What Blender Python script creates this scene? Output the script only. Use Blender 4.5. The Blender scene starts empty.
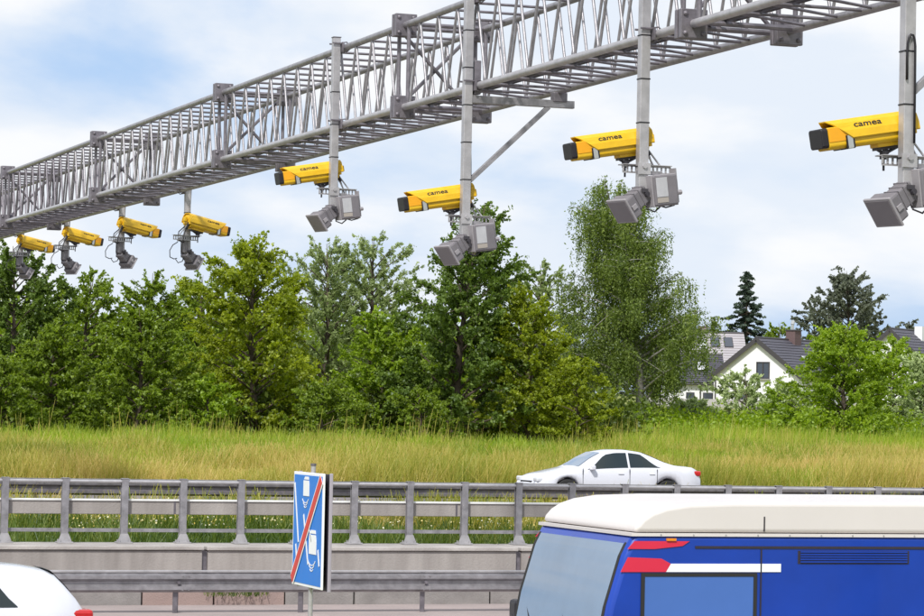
import bpy, bmesh, math, random
import numpy as np
from mathutils import Vector, Matrix, noise

R = math.radians
C = bpy.context.scene.collection
SC = bpy.context.scene

# ------------------------------------------------------------------ camera
CAM_Z = 3.25
F_PX, YAW, PITCH, ROLL = 2900.0, 0.342, 0.0348, 0.0202
fw = Vector((math.sin(YAW)*math.cos(PITCH), math.cos(YAW)*math.cos(PITCH), math.sin(PITCH)))
rt = Vector((math.cos(YAW), -math.sin(YAW), 0))
up = rt.cross(fw)
rt2 = rt*math.cos(ROLL) + up*math.sin(ROLL)
up2 = up*math.cos(ROLL) - rt*math.sin(ROLL)
cd = bpy.data.cameras.new('camera')
cam = bpy.data.objects.new('camera', cd)
C.objects.link(cam)
M3 = Matrix((rt2, up2, -fw)).transposed()
cam.matrix_world = Matrix.Translation((0, 0, CAM_Z)) @ M3.to_4x4()
cd.sensor_width = 36
cd.lens = F_PX/924*36
cd.clip_start = 0.5
cd.clip_end = 6000
SC.camera = cam

def ray(px, py):
    cx, cy = px-462, py-308
    X = cx*math.cos(ROLL)+cy*math.sin(ROLL)
    Y = -cx*math.sin(ROLL)+cy*math.cos(ROLL)
    return fw + rt*(X/F_PX) - up*(Y/F_PX)

def at(px, py, Y):
    """world point on the plane y = Y seen at a photo pixel"""
    d = ray(px, py)
    return Vector((0, 0, CAM_Z)) + d*(Y/d.y)

# ------------------------------------------------------------------ light
SUN_EL, SUN_AZ = 46, 218          # azimuth measured clockwise from +Y: behind the camera, to its left
w = bpy.data.worlds.new('World'); SC.world = w; w.use_nodes = True
nt = w.node_tree; nt.nodes.clear()
def wn(t, **k):
    n = nt.nodes.new(t)
    for a, b in k.items(): setattr(n, a, b)
    return n
out = wn('ShaderNodeOutputWorld'); bg = wn('ShaderNodeBackground')
sky = wn('ShaderNodeTexSky', sky_type='NISHITA', sun_disc=False)
sky.sun_elevation = R(SUN_EL); sky.sun_rotation = R(SUN_AZ); sky.dust_density = 1.0; sky.ozone_density = 1.0
tc = wn('ShaderNodeTexCoord')
mp = wn('ShaderNodeMapping'); mp.inputs['Scale'].default_value = (1, 1, 2.6); mp.inputs['Location'].default_value = (5.15, 0.382, 3.29)
n1 = wn('ShaderNodeTexNoise'); n1.inputs['Scale'].default_value = 3.6; n1.inputs['Detail'].default_value = 8; n1.inputs['Roughness'].default_value = .52
n1.inputs['Distortion'].default_value = .25
cr = wn('ShaderNodeMapRange'); cr.interpolation_type = 'SMOOTHSTEP'
cr.inputs['From Min'].default_value = .33; cr.inputs['From Max'].default_value = .51
n2 = wn('ShaderNodeTexNoise'); n2.inputs['Scale'].default_value = 9; n2.inputs['Detail'].default_value = 6
cmix = wn('ShaderNodeMixRGB'); cmix.inputs[1].default_value = (5.7, 6.2, 6.9, 1); cmix.inputs[2].default_value = (6.9, 7.0, 7.15, 1)
cr2 = wn('ShaderNodeMapRange'); cr2.interpolation_type = 'SMOOTHSTEP'
cr2.inputs['From Min'].default_value = .40; cr2.inputs['From Max'].default_value = .58
haze = wn('ShaderNodeMixRGB'); haze.inputs[0].default_value = .85; haze.inputs[2].default_value = (2.9, 4.3, 6.6, 1)
mx = wn('ShaderNodeMixRGB')
L = nt.links.new
L(tc.outputs['Generated'], mp.inputs['Vector']); L(mp.outputs[0], n1.inputs['Vector']); L(mp.outputs[0], n2.inputs['Vector'])
L(n1.outputs['Fac'], cr.inputs['Value']); L(n2.outputs['Fac'], cr2.inputs['Value'])
L(cr2.outputs[0], cmix.inputs[0]); L(sky.outputs[0], haze.inputs[1])
L(cr.outputs[0], mx.inputs[0]); L(haze.outputs[0], mx.inputs[1]); L(cmix.outputs[0], mx.inputs[2])
L(mx.outputs[0], bg.inputs['Color']); bg.inputs['Strength'].default_value = 0.10
L(bg.outputs[0], out.inputs['Surface'])

sd = bpy.data.lights.new('sun', 'SUN'); sd.energy = 3.0; sd.angle = R(5); sd.color = (1, .97, .925)
sun = bpy.data.objects.new('sun', sd); C.objects.link(sun)
sv = Vector((math.sin(R(SUN_AZ))*math.cos(R(SUN_EL)), math.cos(R(SUN_AZ))*math.cos(R(SUN_EL)), math.sin(R(SUN_EL))))
sun.rotation_euler = sv.to_track_quat('Z', 'Y').to_euler()

SC.view_settings.view_transform = 'Standard'; SC.view_settings.look = 'None'
SC.view_settings.exposure = 0.5; SC.view_settings.gamma = 1

# ------------------------------------------------------------------ materials
MATS = {}
def mat(name, col, rough=.6, metal=0, var=0.0, scale=3.0, bump=0.0, bscale=40.0, col2=None, spec=.5, stretch=None, coat=0, mscale=None):
    if name in MATS: return MATS[name]
    m = bpy.data.materials.new(name); m.use_nodes = True; MATS[name] = m
    t = m.node_tree; b = t.nodes['Principled BSDF']; l = t.links.new
    b.inputs['Roughness'].default_value = rough; b.inputs['Metallic'].default_value = metal
    b.inputs['Specular IOR Level'].default_value = spec; b.inputs['Coat Weight'].default_value = coat
    g = t.nodes.new('ShaderNodeNewGeometry'); mpp = t.nodes.new('ShaderNodeMapping')
    l(g.outputs['Position'], mpp.inputs['Vector'])
    if stretch: mpp.inputs['Scale'].default_value = stretch
    n = t.nodes.new('ShaderNodeTexNoise'); n.inputs['Scale'].default_value = scale; n.inputs['Detail'].default_value = 7; n.inputs['Roughness'].default_value = .6
    l(mpp.outputs[0], n.inputs['Vector'])
    mr = t.nodes.new('ShaderNodeMapRange'); mr.inputs['From Min'].default_value = .3; mr.inputs['From Max'].default_value = .7
    l(n.outputs['Fac'], mr.inputs['Value'])
    mix = t.nodes.new('ShaderNodeMixRGB')
    c2 = col2 if col2 else tuple(c*(1-var) for c in col)
    mix.inputs[1].default_value = (*c2, 1); mix.inputs[2].default_value = (*col, 1)
    l(mr.outputs[0], mix.inputs[0]); l(mix.outputs[0], b.inputs['Base Color'])
    rr = t.nodes.new('ShaderNodeMapRange'); rr.inputs['To Min'].default_value = max(0, rough-.08); rr.inputs['To Max'].default_value = min(1, rough+.1)
    l(n.outputs['Fac'], rr.inputs['Value']); l(rr.outputs[0], b.inputs['Roughness'])
    if bump:
        n3 = t.nodes.new('ShaderNodeTexNoise'); n3.inputs['Scale'].default_value = bscale; n3.inputs['Detail'].default_value = 5
        l(g.outputs['Position'], n3.inputs['Vector'])
        bp = t.nodes.new('ShaderNodeBump'); bp.inputs['Strength'].default_value = bump; bp.inputs['Distance'].default_value = .02
        l(n3.outputs['Fac'], bp.inputs['Height']); l(bp.outputs[0], b.inputs['Normal'])
    return m

galv = mat('galvanised_steel', (.385, .37, .39), .42, .55, .4, 7, .12, 60)
galvd = mat('galvanised_steel_dull_shaded', (.235, .215, .24), .45, .5, .4, 8, .12, 60)  # dull steel parts, and painted-in shade on the gantry crossbars
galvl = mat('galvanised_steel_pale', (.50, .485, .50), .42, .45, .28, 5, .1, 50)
conc = mat('concrete', (.36, .33, .31), .85, 0, 0, 1.6, .35, 30, col2=(.235, .212, .198), stretch=(1.6, 1.6, .25))
concl = mat('concrete_weathered_pale', (.46, .43, .405), .85, 0, 0, 1.6, .35, 30, col2=(.28, .255, .24))
concp = mat('concrete_pinkish', (.34, .25, .225), .85, 0, 0, 2.2, .4, 35, col2=(.27, .20, .185))
concg = mat('concrete_grey_block', (.30, .28, .27), .85, 0, 0, 2.2, .4, 35, col2=(.19, .175, .168))
asphalt = mat('asphalt', (.21, .185, .185), .9, 0, 0, 1.3, .5, 90, col2=(.16, .14, .14))
shoulder = mat('paved_shoulder', (.36, .295, .28), .9, 0, 0, .8, .4, 70, col2=(.28, .235, .225))
whitep = mat('road_paint', (.72, .72, .70), .7, 0, .15, 5)
yellow = mat('yellow_paint', (.74, .46, .012), .38, 0, .08, 7, spec=.5, col2=(.66, .39, .01))
orange = mat('orange_paint', (.80, .36, .008), .4, 0, .06, 7)
black = mat('black_plastic', (.012, .010, .014), .5, 0, .1, 5)
darkm = mat('dark_bracket_metal', (.06, .055, .065), .5, .3, .2, 12)
flashg = mat('flash_housing_grey', (.20, .185, .20), .5, .1, .2, 6, .05, 40)
flashl = mat('flash_housing_pale', (.33, .31, .325), .5, .1, .15, 6)
lensg = mat('flash_lens', (.21, .19, .205), .35, 0, .1, 4)
sticker = mat('white_sticker', (.50, .50, .52), .5, 0, .15, 9)
stickb = mat('beige_sticker', (.38, .34, .30), .5, 0, .05, 5)
silver = mat('silver_band', (.6, .6, .58), .3, .8, .1, 5)
signblue = mat('sign_blue', (.012, .19, .66), .4, 0, .06, 6)
signwhite = mat('sign_white', (.82, .83, .85), .45, 0, .03, 6)
signred = mat('sign_red', (.62, .045, .03), .4, 0, .08, 6)
signback = mat('sign_back_dark', (.035, .03, .045), .5, .2, .2, 6)
lilac = mat('sign_edge_grey', (.42, .38, .45), .5, .3, .1, 6)
carwhite = mat('white_car_paint', (.62, .63, .68), .25, 0, .02, 2, coat=.6)
carglass = mat('dark_car_glass', (.015, .024, .026), .05, 0, .1, 2, spec=.6)
glassreflect = mat('glass_painted_sky_reflection', (.13, .21, .32), .05, 0, .25, 1.2, spec=.9, coat=.5)  # windscreens: reflected sky is painted into the blue base colour
rubber = mat('tyre_rubber', (.02, .02, .02), .8, 0, .2, 20)
alloy = mat('alloy_rim', (.5, .5, .52), .3, .9, .1, 5)
redlens = mat('red_tail_lens', (.5, .015, .015), .15, 0, .1, 5, coat=.5)
amber = mat('amber_lens', (.75, .25, .02), .15, 0, .1, 5)
headl = mat('clear_headlight_lens', (.6, .62, .66), .1, 0, .1, 5)
vanblue = mat('blue_van_paint', (.003, .048, .40), .32, 0, .3, .9, coat=.35, spec=.4)
vanreflect = mat('window_painted_reflection', (.06, .15, .46), .35, 0, .1, 1.5, coat=.1)  # van side window: sky reflection painted in as light blue
vanwhite = mat('van_roof_white', (.64, .60, .58), .4, 0, .05, 1.2)
vanred = mat('red_vehicle_graphic', (.62, .02, .06), .35, 0, .05, 3)
plaster = mat('white_render_wall', (.78, .78, .80), .85, 0, .06, .8, .1, 20)
roofm = mat('anthracite_roof_tiles', (.085, .08, .10), .6, 0, .25, 2, .3, 12)
roofp = mat('pale_metal_roof', (.45, .42, .43), .4, .2, .15, .6)
trim = mat('dark_trim', (.05, .045, .05), .5, 0, .1, 3)
brickm = mat('chimney_brick', (.14, .09, .09), .85, 0, .3, 8, .3, 30)
fencem = mat('grey_garden_wall', (.42, .40, .40), .85, 0, .15, 2, .2, 20)
winm = mat('house_window_glass', (.05, .06, .08), .08, 0, .1, 2, spec=.8)
skylm = mat('pale_skylight_glass', (.62, .63, .66), .15, 0, .05, 2, spec=.8)
bark = mat('tree_bark', (.10, .075, .055), .9, 0, .4, 6, .4, 20)
barkb = mat('birch_bark', (.48, .45, .42), .85, 0, 0, 5, .3, 20, col2=(.12, .11, .10), stretch=(1, 1, 4))

def leafmat(name, stops, trans=.35, wave=0):
    """leaf colours run along the per-leaf 'tint' attribute"""
    m = bpy.data.materials.new(name); m.use_nodes = True; t = m.node_tree; t.nodes.clear(); l = t.links.new
    o = t.nodes.new('ShaderNodeOutputMaterial'); a = t.nodes.new('ShaderNodeAttribute'); a.attribute_name = 'tint'
    cr_ = t.nodes.new('ShaderNodeValToRGB'); e = cr_.color_ramp.elements
    e[0].position = 0; e[0].color = (*stops[0], 1); e[1].position = 1; e[1].color = (*stops[-1], 1)
    for i, s in enumerate(stops[1:-1]):
        q = e.new((i+1)/(len(stops)-1)); q.color = (*s, 1)
    l(a.outputs['Fac'], cr_.inputs['Fac'])
    d = t.nodes.new('ShaderNodeBsdfDiffuse'); tr = t.nodes.new('ShaderNodeBsdfTranslucent'); gl = t.nodes.new('ShaderNodeBsdfGlossy')
    gl.inputs['Roughness'].default_value = .5; gl.inputs['Color'].default_value = (.8, .85, .9, 1)
    hs = t.nodes.new('ShaderNodeHueSaturation'); hs.inputs['Saturation'].default_value = 1.1; hs.inputs['Value'].default_value = 1.25
    l(cr_.outputs[0], hs.inputs['Color'])
    l(cr_.outputs[0], d.inputs['Color']); l(hs.outputs[0], tr.inputs['Color'])
    m1 = t.nodes.new('ShaderNodeMixShader'); m1.inputs[0].default_value = trans
    m2 = t.nodes.new('ShaderNodeMixShader'); m2.inputs[0].default_value = .025
    l(d.outputs[0], m1.inputs[1]); l(tr.outputs[0], m1.inputs[2]); l(m1.outputs[0], m2.inputs[1]); l(gl.outputs[0], m2.inputs[2])
    l(m2.outputs[0], o.inputs['Surface']); return m

LF = {
 'dark':   leafmat('dark_green_leaves', [(0.060, 0.102, 0.014), (0.132, 0.204, 0.031), (0.252, 0.348, 0.066)], .5),
 'mid':    leafmat('mid_green_leaves', [(0.096, 0.150, 0.014), (0.210, 0.294, 0.026), (0.384, 0.492, 0.072)], .55),
 'yellow': leafmat('yellow_green_leaves', [(.15, .20, .010), (.28, .345, .018), (.45, .50, .05)], .55),
 'light':  leafmat('light_green_leaves', [(0.144, 0.228, 0.014), (0.276, 0.396, 0.026), (0.444, 0.564, 0.066)], .55),
 'willow': leafmat('grey_green_leaves', [(0.156, 0.204, 0.072), (0.288, 0.360, 0.132), (0.504, 0.576, 0.276)], .5),
 'silver': leafmat('silvery_willow_leaves', [(0.228, 0.300, 0.108), (0.432, 0.516, 0.228), (0.648, 0.720, 0.420)], .4),
 'birch':  leafmat('birch_leaves', [(.065, .10, .018), (.155, .215, .036), (.31, .38, .09)], .45),
 'spruce': leafmat('spruce_needles', [(.035, .055, .038), (.055, .08, .055), (.09, .12, .085)], .1),
 'far':    leafmat('far_tree_leaves', [(.10, .115, .08), (.15, .17, .115), (.22, .245, .17)]),
 'under':  leafmat('undergrowth_leaves', [(.05, .075, .01), (.10, .14, .018), (.18, .24, .035)], .35),
 'grassg': leafmat('green_grass_blades', [(.13, .22, .012), (.26, .36, .02), (.42, .48, .06)], .4),
 'grassy': leafmat('straw_grass_blades', [(.20, .25, .025), (.42, .38, .075), (.62, .47, .17)], .35),
 'weeds':  leafmat('median_weed_blades', [(.035, .07, .008), (.09, .14, .015), (.22, .25, .06)], .3),
 'flower': leafmat('weed_flowers', [(.62, .45, .05), (.7, .62, .3), (.8, .78, .65)], .3),
}

# ------------------------------------------------------------------ builders
def finish(name, me, m, parent=None, smooth=False, bevel=0, seg=2, loc=None):
    me.validate()
    if m is not None: me.materials.append(m)
    if smooth:
        me.polygons.foreach_set('use_smooth', [True]*len(me.polygons))
        if smooth != 'full':
            try: me.set_sharp_from_angle(angle=R(40))
            except Exception: pass
    me.update()
    o = bpy.data.objects.new(name, me); C.objects.link(o)
    if parent: o.parent = parent
    if loc is not None: o.location = loc
    if bevel:
        b = o.modifiers.new('bevel', 'BEVEL'); b.width = bevel; b.segments = seg; b.limit_method = 'ANGLE'; b.angle_limit = R(35)
    return o

class MB:
    def __init__(s): s.v = []; s.f = []
    def add(s, vs, fs):
        n = len(s.v); s.v += [tuple(p) for p in vs]; s.f += [tuple(i+n for i in f) for f in fs]; return s
    def box(s, c, d, rot=None):
        hx, hy, hz = d[0]/2, d[1]/2, d[2]/2
        vs = [Vector((x, y, z)) for x in (-hx, hx) for y in (-hy, hy) for z in (-hz, hz)]
        if rot is not None: vs = [rot @ p for p in vs]
        c = Vector(c)
        return s.add([p+c for p in vs], [(0, 1, 3, 2), (4, 6, 7, 5), (0, 4, 5, 1), (2, 3, 7, 6), (0, 2, 6, 4), (1, 5, 7, 3)])
    def tube(s, pts, r, n=8, cap=True):
        pts = [Vector(p) for p in pts]; N = len(pts)
        rs = r if isinstance(r, (list, tuple)) else [r]*N
        vs = []; prev = None
        for i, p in enumerate(pts):
            t = (pts[min(i+1, N-1)]-pts[max(i-1, 0)]).normalized()
            if prev is None:
                a = Vector((0, 0, 1)) if abs(t.z) < .9 else Vector((1, 0, 0))
            else: a = prev
            a = (a-t*a.dot(t)).normalized(); b = t.cross(a); prev = a
            for k in range(n):
                th = 2*math.pi*k/n
                vs.append(p+(a*math.cos(th)+b*math.sin(th))*rs[i])
        fs = [(i*n+k, i*n+(k+1) % n, (i+1)*n+(k+1) % n, (i+1)*n+k) for i in range(N-1) for k in range(n)]
        if cap: fs += [tuple(range(n-1, -1, -1)), tuple((N-1)*n+k for k in range(n))]
        return s.add(vs, fs)
    def bar(s, a, b, wd, ht, upv=(0, 0, 1)):
        """rectangular bar from a to b; wd sideways, ht along upv"""
        a, b = Vector(a), Vector(b); t = (b-a); Ln = t.length; t.normalize()
        u = Vector(upv); u = (u-t*u.dot(t)).normalized(); sd_ = t.cross(u)
        rot = Matrix((t, sd_, u)).transposed()
        return s.box((a+b)/2, (Ln, wd, ht), rot)
    def prism(s, poly, h0, h1, fr):
        """poly of (a,b) in frame axes fr=(origin, A, B, N), swept from h0 to h1 along N"""
        o, A, B, Nn = [Vector(q) for q in fr]; n = len(poly)
        vs = [o+A*a+B*b+Nn*h0 for a, b in poly]+[o+A*a+B*b+Nn*h1 for a, b in poly]
        fs = [tuple(range(n-1, -1, -1)), tuple(range(n, 2*n))]+[(i, (i+1) % n, (i+1) % n+n, i+n) for i in range(n)]
        return s.add(vs, fs)
    def mesh(s, name):
        me = bpy.data.meshes.new(name); me.from_pydata(s.v, [], s.f)
        bm = bmesh.new(); bm.from_mesh(me); bmesh.ops.recalc_face_normals(bm, faces=bm.faces); bm.to_mesh(me); bm.free()
        return me
    def build(s, name, m, parent=None, **k):
        return finish(name, s.mesh(name), m, parent, **k)

def tag(o, label, cat, group=None, kind=None):
    o['label'] = label
    if cat: o['category'] = cat
    if group: o['group'] = group
    if kind: o['kind'] = kind
    return o
def thing(name, loc, label, cat, group=None, rz=0):
    o = bpy.data.objects.new(name, None); C.objects.link(o); o.location = loc; o.rotation_euler = (0, 0, rz)
    o.empty_display_size = .3
    return tag(o, label, cat, group)
def share(name, src, parent, loc=(0, 0, 0), rot=(0, 0, 0)):
    o = bpy.data.objects.new(name, src.data); C.objects.link(o); o.parent = parent; o.location = loc; o.rotation_euler = rot
    for mdf in src.modifiers:
        if mdf.type == 'BEVEL':
            b = o.modifiers.new('bevel', 'BEVEL'); b.width = mdf.width; b.segments = mdf.segments; b.limit_method = 'ANGLE'; b.angle_limit = mdf.angle_limit
    return o
def copy_tree(o, parent=None):
    c = o.copy(); C.objects.link(c)
    if parent: c.parent = parent
    for ch in list(o.children): copy_tree(ch, c)
    return c
def text_mesh(s, size, xs=1.0):
    cu = bpy.data.curves.new('lettering', 'FONT'); cu.body = s; cu.size = size; cu.extrude = .001; cu.offset = size*.012
    t = bpy.data.objects.new('lettering', cu); C.objects.link(t)
    dg = bpy.context.evaluated_depsgraph_get(); dg.update()
    me = bpy.data.meshes.new_from_object(t.evaluated_get(dg))
    bpy.data.objects.remove(t)
    me.transform(Matrix.Diagonal((xs, 1, 1, 1)))
    me.materials.clear(); return me

# ------------------------------------------------------------------ ground
def ground_z(Y, X=0):
    P = [(-200, 2.2), (0, 1.65), (9, 1.65), (15.5, .05), (18, -.03), (45.5, -.06), (46.95, -.10), (47.25, .3), (47.9, .45), (50, .5), (58, .68), (61, .78), (86.5, .79),
         (90, .80), (110, 1.02), (130, 1.45), (160, 2.25), (200, 3.2), (240, 4.3), (330, 5.2), (600, 7), (4500, 10)]
    for (a, za), (b, zb) in zip(P, P[1:]):
        if Y <= b:
            t = max(0, (Y-a)/(b-a)); z = za+(zb-za)*t; break
    else: z = P[-1][1]
    if Y > 92: z += (noise.noise(Vector((X*.06, Y*.06, 3)))*.25)*min(1, (Y-92)/20)
    return z
ys = [-200, -60, 0, 6, 9, 11, 13, 15.5, 18, 30, 45.5, 46.95, 47.25, 47.9, 50, 54, 58, 61, 75, 86.5]+[90+2.5*i for i in range(60)]+[250, 280, 330, 420, 600, 900, 1500, 2500, 4500]
xs_ = [-2500, -1200, -600, -300, -150, -80, -40]+[-20+5*i for i in range(41)]+[200, 240, 300, 400, 600, 1000, 1800, 3200]
v = [(x, y, ground_z(y, x)) for y in ys for x in xs_]
nx = len(xs_)
f = [(j*nx+i, j*nx+i+1, (j+1)*nx+i+1, (j+1)*nx+i) for j in range(len(ys)-1) for i in range(nx-1)]
me = bpy.data.meshes.new('ground'); me.from_pydata(v, [], f)
gm = mat('grassy_soil', (.16, .20, .035), .95, 0, 0, .35, .6, 6, col2=(.27, .25, .07))
g = finish('ground', me, gm, smooth='full'); tag(g, 'grassy ground rising gently behind the motorway', None, kind='structure')

def strip(name, y0, y1, dz, m, label, x0=-300, x1=500, step=None):
    b = MB(); yy = [y0]+[y for y in ys if y0 < y < y1]+[y1]
    vs = [(x, y, ground_z(y, 0)+dz) for y in yy for x in (x0, x1)]
    b.add(vs, [(2*i, 2*i+1, 2*i+3, 2*i+2) for i in range(len(yy)-1)])
    o = b.build(name, m); tag(o, label, None, kind='structure'); return o
strip('near_carriageway', 18, 41.2, .010, asphalt, 'asphalt lanes of the near carriageway')
strip('near_shoulder', 41.204, 46.9, .014, shoulder, 'pale pinkish paved strip beside the guardrail')
strip('far_carriageway', 61.6, 86.2, .010, asphalt, 'asphalt lanes of the far carriageway')
b = MB()
for yy in (18.6, 40.9): b.add([(-300, yy, ground_z(yy)+.02), (500, yy, ground_z(yy)+.02), (500, yy+.2, ground_z(yy)+.02), (-300, yy+.2, ground_z(yy)+.02)], [(0, 1, 2, 3)])
for yy in (22.4, 26.2, 30, 33.8, 37.4):
    for k in range(-12, 30):
        x = k*12
        b.add([(x, yy, -.01), (x+4, yy, -.01), (x+4, yy+.14, -.01), (x, yy+.14, -.01)], [(0, 1, 2, 3)])
for yy in (63, 85): b.add([(-300, yy, ground_z(yy)+.02), (500, yy, ground_z(yy)+.02), (500, yy+.2, ground_z(yy)+.02), (-300, yy+.2, ground_z(yy)+.02)], [(0, 1, 2, 3)])
for yy in (67, 71, 75, 79):
    for k in range(-12, 30):
        x = k*12
        b.add([(x, yy, .81), (x+4, yy, .81), (x+4, yy+.14, .81), (x, yy+.14, .81)], [(0, 1, 2, 3)])
o = b.build('road_marking', whitep); tag(o, 'white lane lines painted on the carriageways', None, kind='structure')

# ------------------------------------------------------------------ retaining wall of single concrete pieces
wall = thing('retaining_wall', (12, 47, 0), 'pale concrete retaining wall of long panels between the two carriageways', 'wall')
rngw = random.Random(5)
panel0 = None; PL = 5.6
for k in range(-6, 12):
    x = 12.31+k*PL+PL/2-12
    if panel0 is None:
        panel0 = MB().box((0, 0, 0), (PL-.10, .55, .60)).build('concrete_panel', conc, wall, bevel=.012); panel0.location = (x, .37, .50)
        cop0 = MB().box((0, 0, 0), (PL-.05, 1.30, .065)).build('coping_slab', concl, wall, bevel=.012); cop0.location = (x, .71, .84)
        jt0 = MB().box((0, 0, 0), (.085, .50, .58)).build('joint_filler', galvd, wall); jt0.location = (x-PL/2, .40, .50)
    else:
        share('concrete_panel', panel0, wall, (x, .37+rngw.uniform(-.006, .006), .50))
        share('coping_slab', cop0, wall, (x, .71, .84+rngw.uniform(-.004, .004)))
        share('joint_filler', jt0, wall, (x-PL/2, .40, .50))
blk = []
BW = 1.22
for k in range(-24, 42):
    x = 11.17+k*BW+BW/2-12
    pink = k in (0, 1, -6, -7, 9, 10, 15) 
    key = 1 if pink else 0
    src = [q for q in blk if q[0] == key]
    if not src:
        o = MB().box((0, 0, 0), (BW-.03, .42, .30)).build('base_block', concp if pink else concg, wall, bevel=.008)
        o.location = (x, -.02, .04)
        if pink: o['label'] = 'pinkish base block'
        blk.append((key, o))
    else:
        q = share('base_block', src[0][1], wall, (x, -.02+rngw.uniform(-.012, .012), .04))
        if pink: q['label'] = 'pinkish base block'

# ------------------------------------------------------------------ railing on the wall
rail = thing('bridge_railing', (10.11, 48, .876), 'grey steel railing with many short posts standing on the concrete wall', 'railing')
SP = 1.014
def railing_post():
    b = MB()
    b.box((0, -.035, .55), (.115, .012, 1.06)); b.box((0, .05, .55), (.115, .012, 1.06)); b.box((0, .0075, .55), (.012, .073, 1.06))
    b.box((0, .0075, 1.085), (.125, .11, .012))
    return b
post0 = railing_post().build('post', galv, rail, bevel=.003)
bp0 = MB().box((0, 0, .012), (.26, .24, .024)).prism([(-.12, .024), (.12, .024), (.062, .16), (-.062, .16)], -.052, -.042, ((0, 0, 0), (1, 0, 0), (0, 0, 1), (0, 1, 0)))
for sx in (-.09, .09):
    for sy in (-.08, .08): bp0.tube([(sx, sy, .024), (sx, sy, .06)], .014, 6)
bp0 = bp0.build('base_plate', galvl, post0)
first = True
for k in range(-22, 40):
    if k == 0: continue
    p = share('post', post0, rail, (k*SP, 0, 0)); share('base_plate', bp0, p)
xa, xb = -22*SP-.5, 39*SP+.5
MB().tube([(xa, .0, 1.035), (xb, .0, 1.035)], .028, 10).build('top_rail', galvl, rail, smooth=True)
beam = MB().box(((xa+xb)/2, .15, .60), (xb-xa, .16, .235)).build('box_beam', conc, rail, bevel=.01)
MB().box(((xa+xb)/2, .142, .722), (xb-xa, .19, .03)).build('beam_cap', whitep, rail, bevel=.004)
for k in range(-4, 9):
    MB().box((k*4.06*1.25+1.9, .068, .60), (.035, .006, .21)).build('beam_joint', galvd, rail)
MB().bar((xa, .07, .215), (xb, .07, .215), .04, .06).build('lower_rail', galv, rail)

# ------------------------------------------------------------------ guardrails
def wprofile(h=.31, d=.085, y=0, z=0):
    P = [(0, -h/2), (-.2*d, -h*.44), (-d, -h*.36), (-d, -h*.20), (-.15*d, -h*.06), (-.15*d, h*.06), (-d, h*.20), (-d, h*.36), (-.2*d, h*.44), (0, h/2)]
    fr = [(y+a, z+c) for a, c in P]
    bk = [(y+a+.006, z+c) for a, c in reversed(P)]
    return fr+bk
def wbeam(name, x0, x1, y, z, parent, m, seg=4.0):
    src = None; n = int((x1-x0)/seg)
    for k in range(n):
        if src is None:
            b = MB(); b.prism(wprofile(), 0, seg+.12, ((0, 0, 0), (0, 1, 0), (0, 0, 1), (1, 0, 0)))
            for bx_ in (.06, .16):
                for bz in (-.11, .11): b.tube([(bx_, -.085, bz), (bx_, -.1, bz)], .015, 6)
            src = b.build(name, m, parent); src.location = (x0+k*seg, y, z)
        else: share(name, src, parent, (x0+k*seg, y-(.006 if k % 2 else 0), z))
gr = thing('guardrail', (11.19, 44.5, 0), 'near steel crash barrier in front of the concrete wall', 'guardrail')
wbeam('corrugated_beam', -40, 60, 0, .435, gr, galv)
gp0 = MB().box((0, .045, .25), (.012, .09, .68)).box((-.035, .045-.04, .25), (.07, .008, .68)).box((-.0, .045+.045, .25), (.08, .008, .68)).build('post', galvd, gr)
bt0 = MB().box((0, -.082, .435), (.05, .012, .05)).tube([(0, -.086, .435), (0, -.106, .435)], .022, 6).build('bolt', galvd, gp0)
for k in range(-18, 28):
    if k: share('bolt', bt0, share('post', gp0, gr, (k*2.05, 0, 0)))
MB().box((10, .02, .61), (100, .10, .03)).build('top_channel', galvl, gr, bevel=.004)
gf = thing('guardrail', (24, 60, .78), 'far steel crash barrier half hidden by the median weeds', 'guardrail')
wbeam('corrugated_beam', -40, 80, 0, .66, gf, galvd)
gq0 = MB().box((0, .05, .4), (.10, .08, .85)).build('post', galv, gf)
for k in range(-19, 39):
    if k: share('post', gq0, gf, (k*2.0, 0, 0))
MB().box((20, .04, .835), (120, .10, .03)).build('top_channel', galv, gf)

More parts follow.
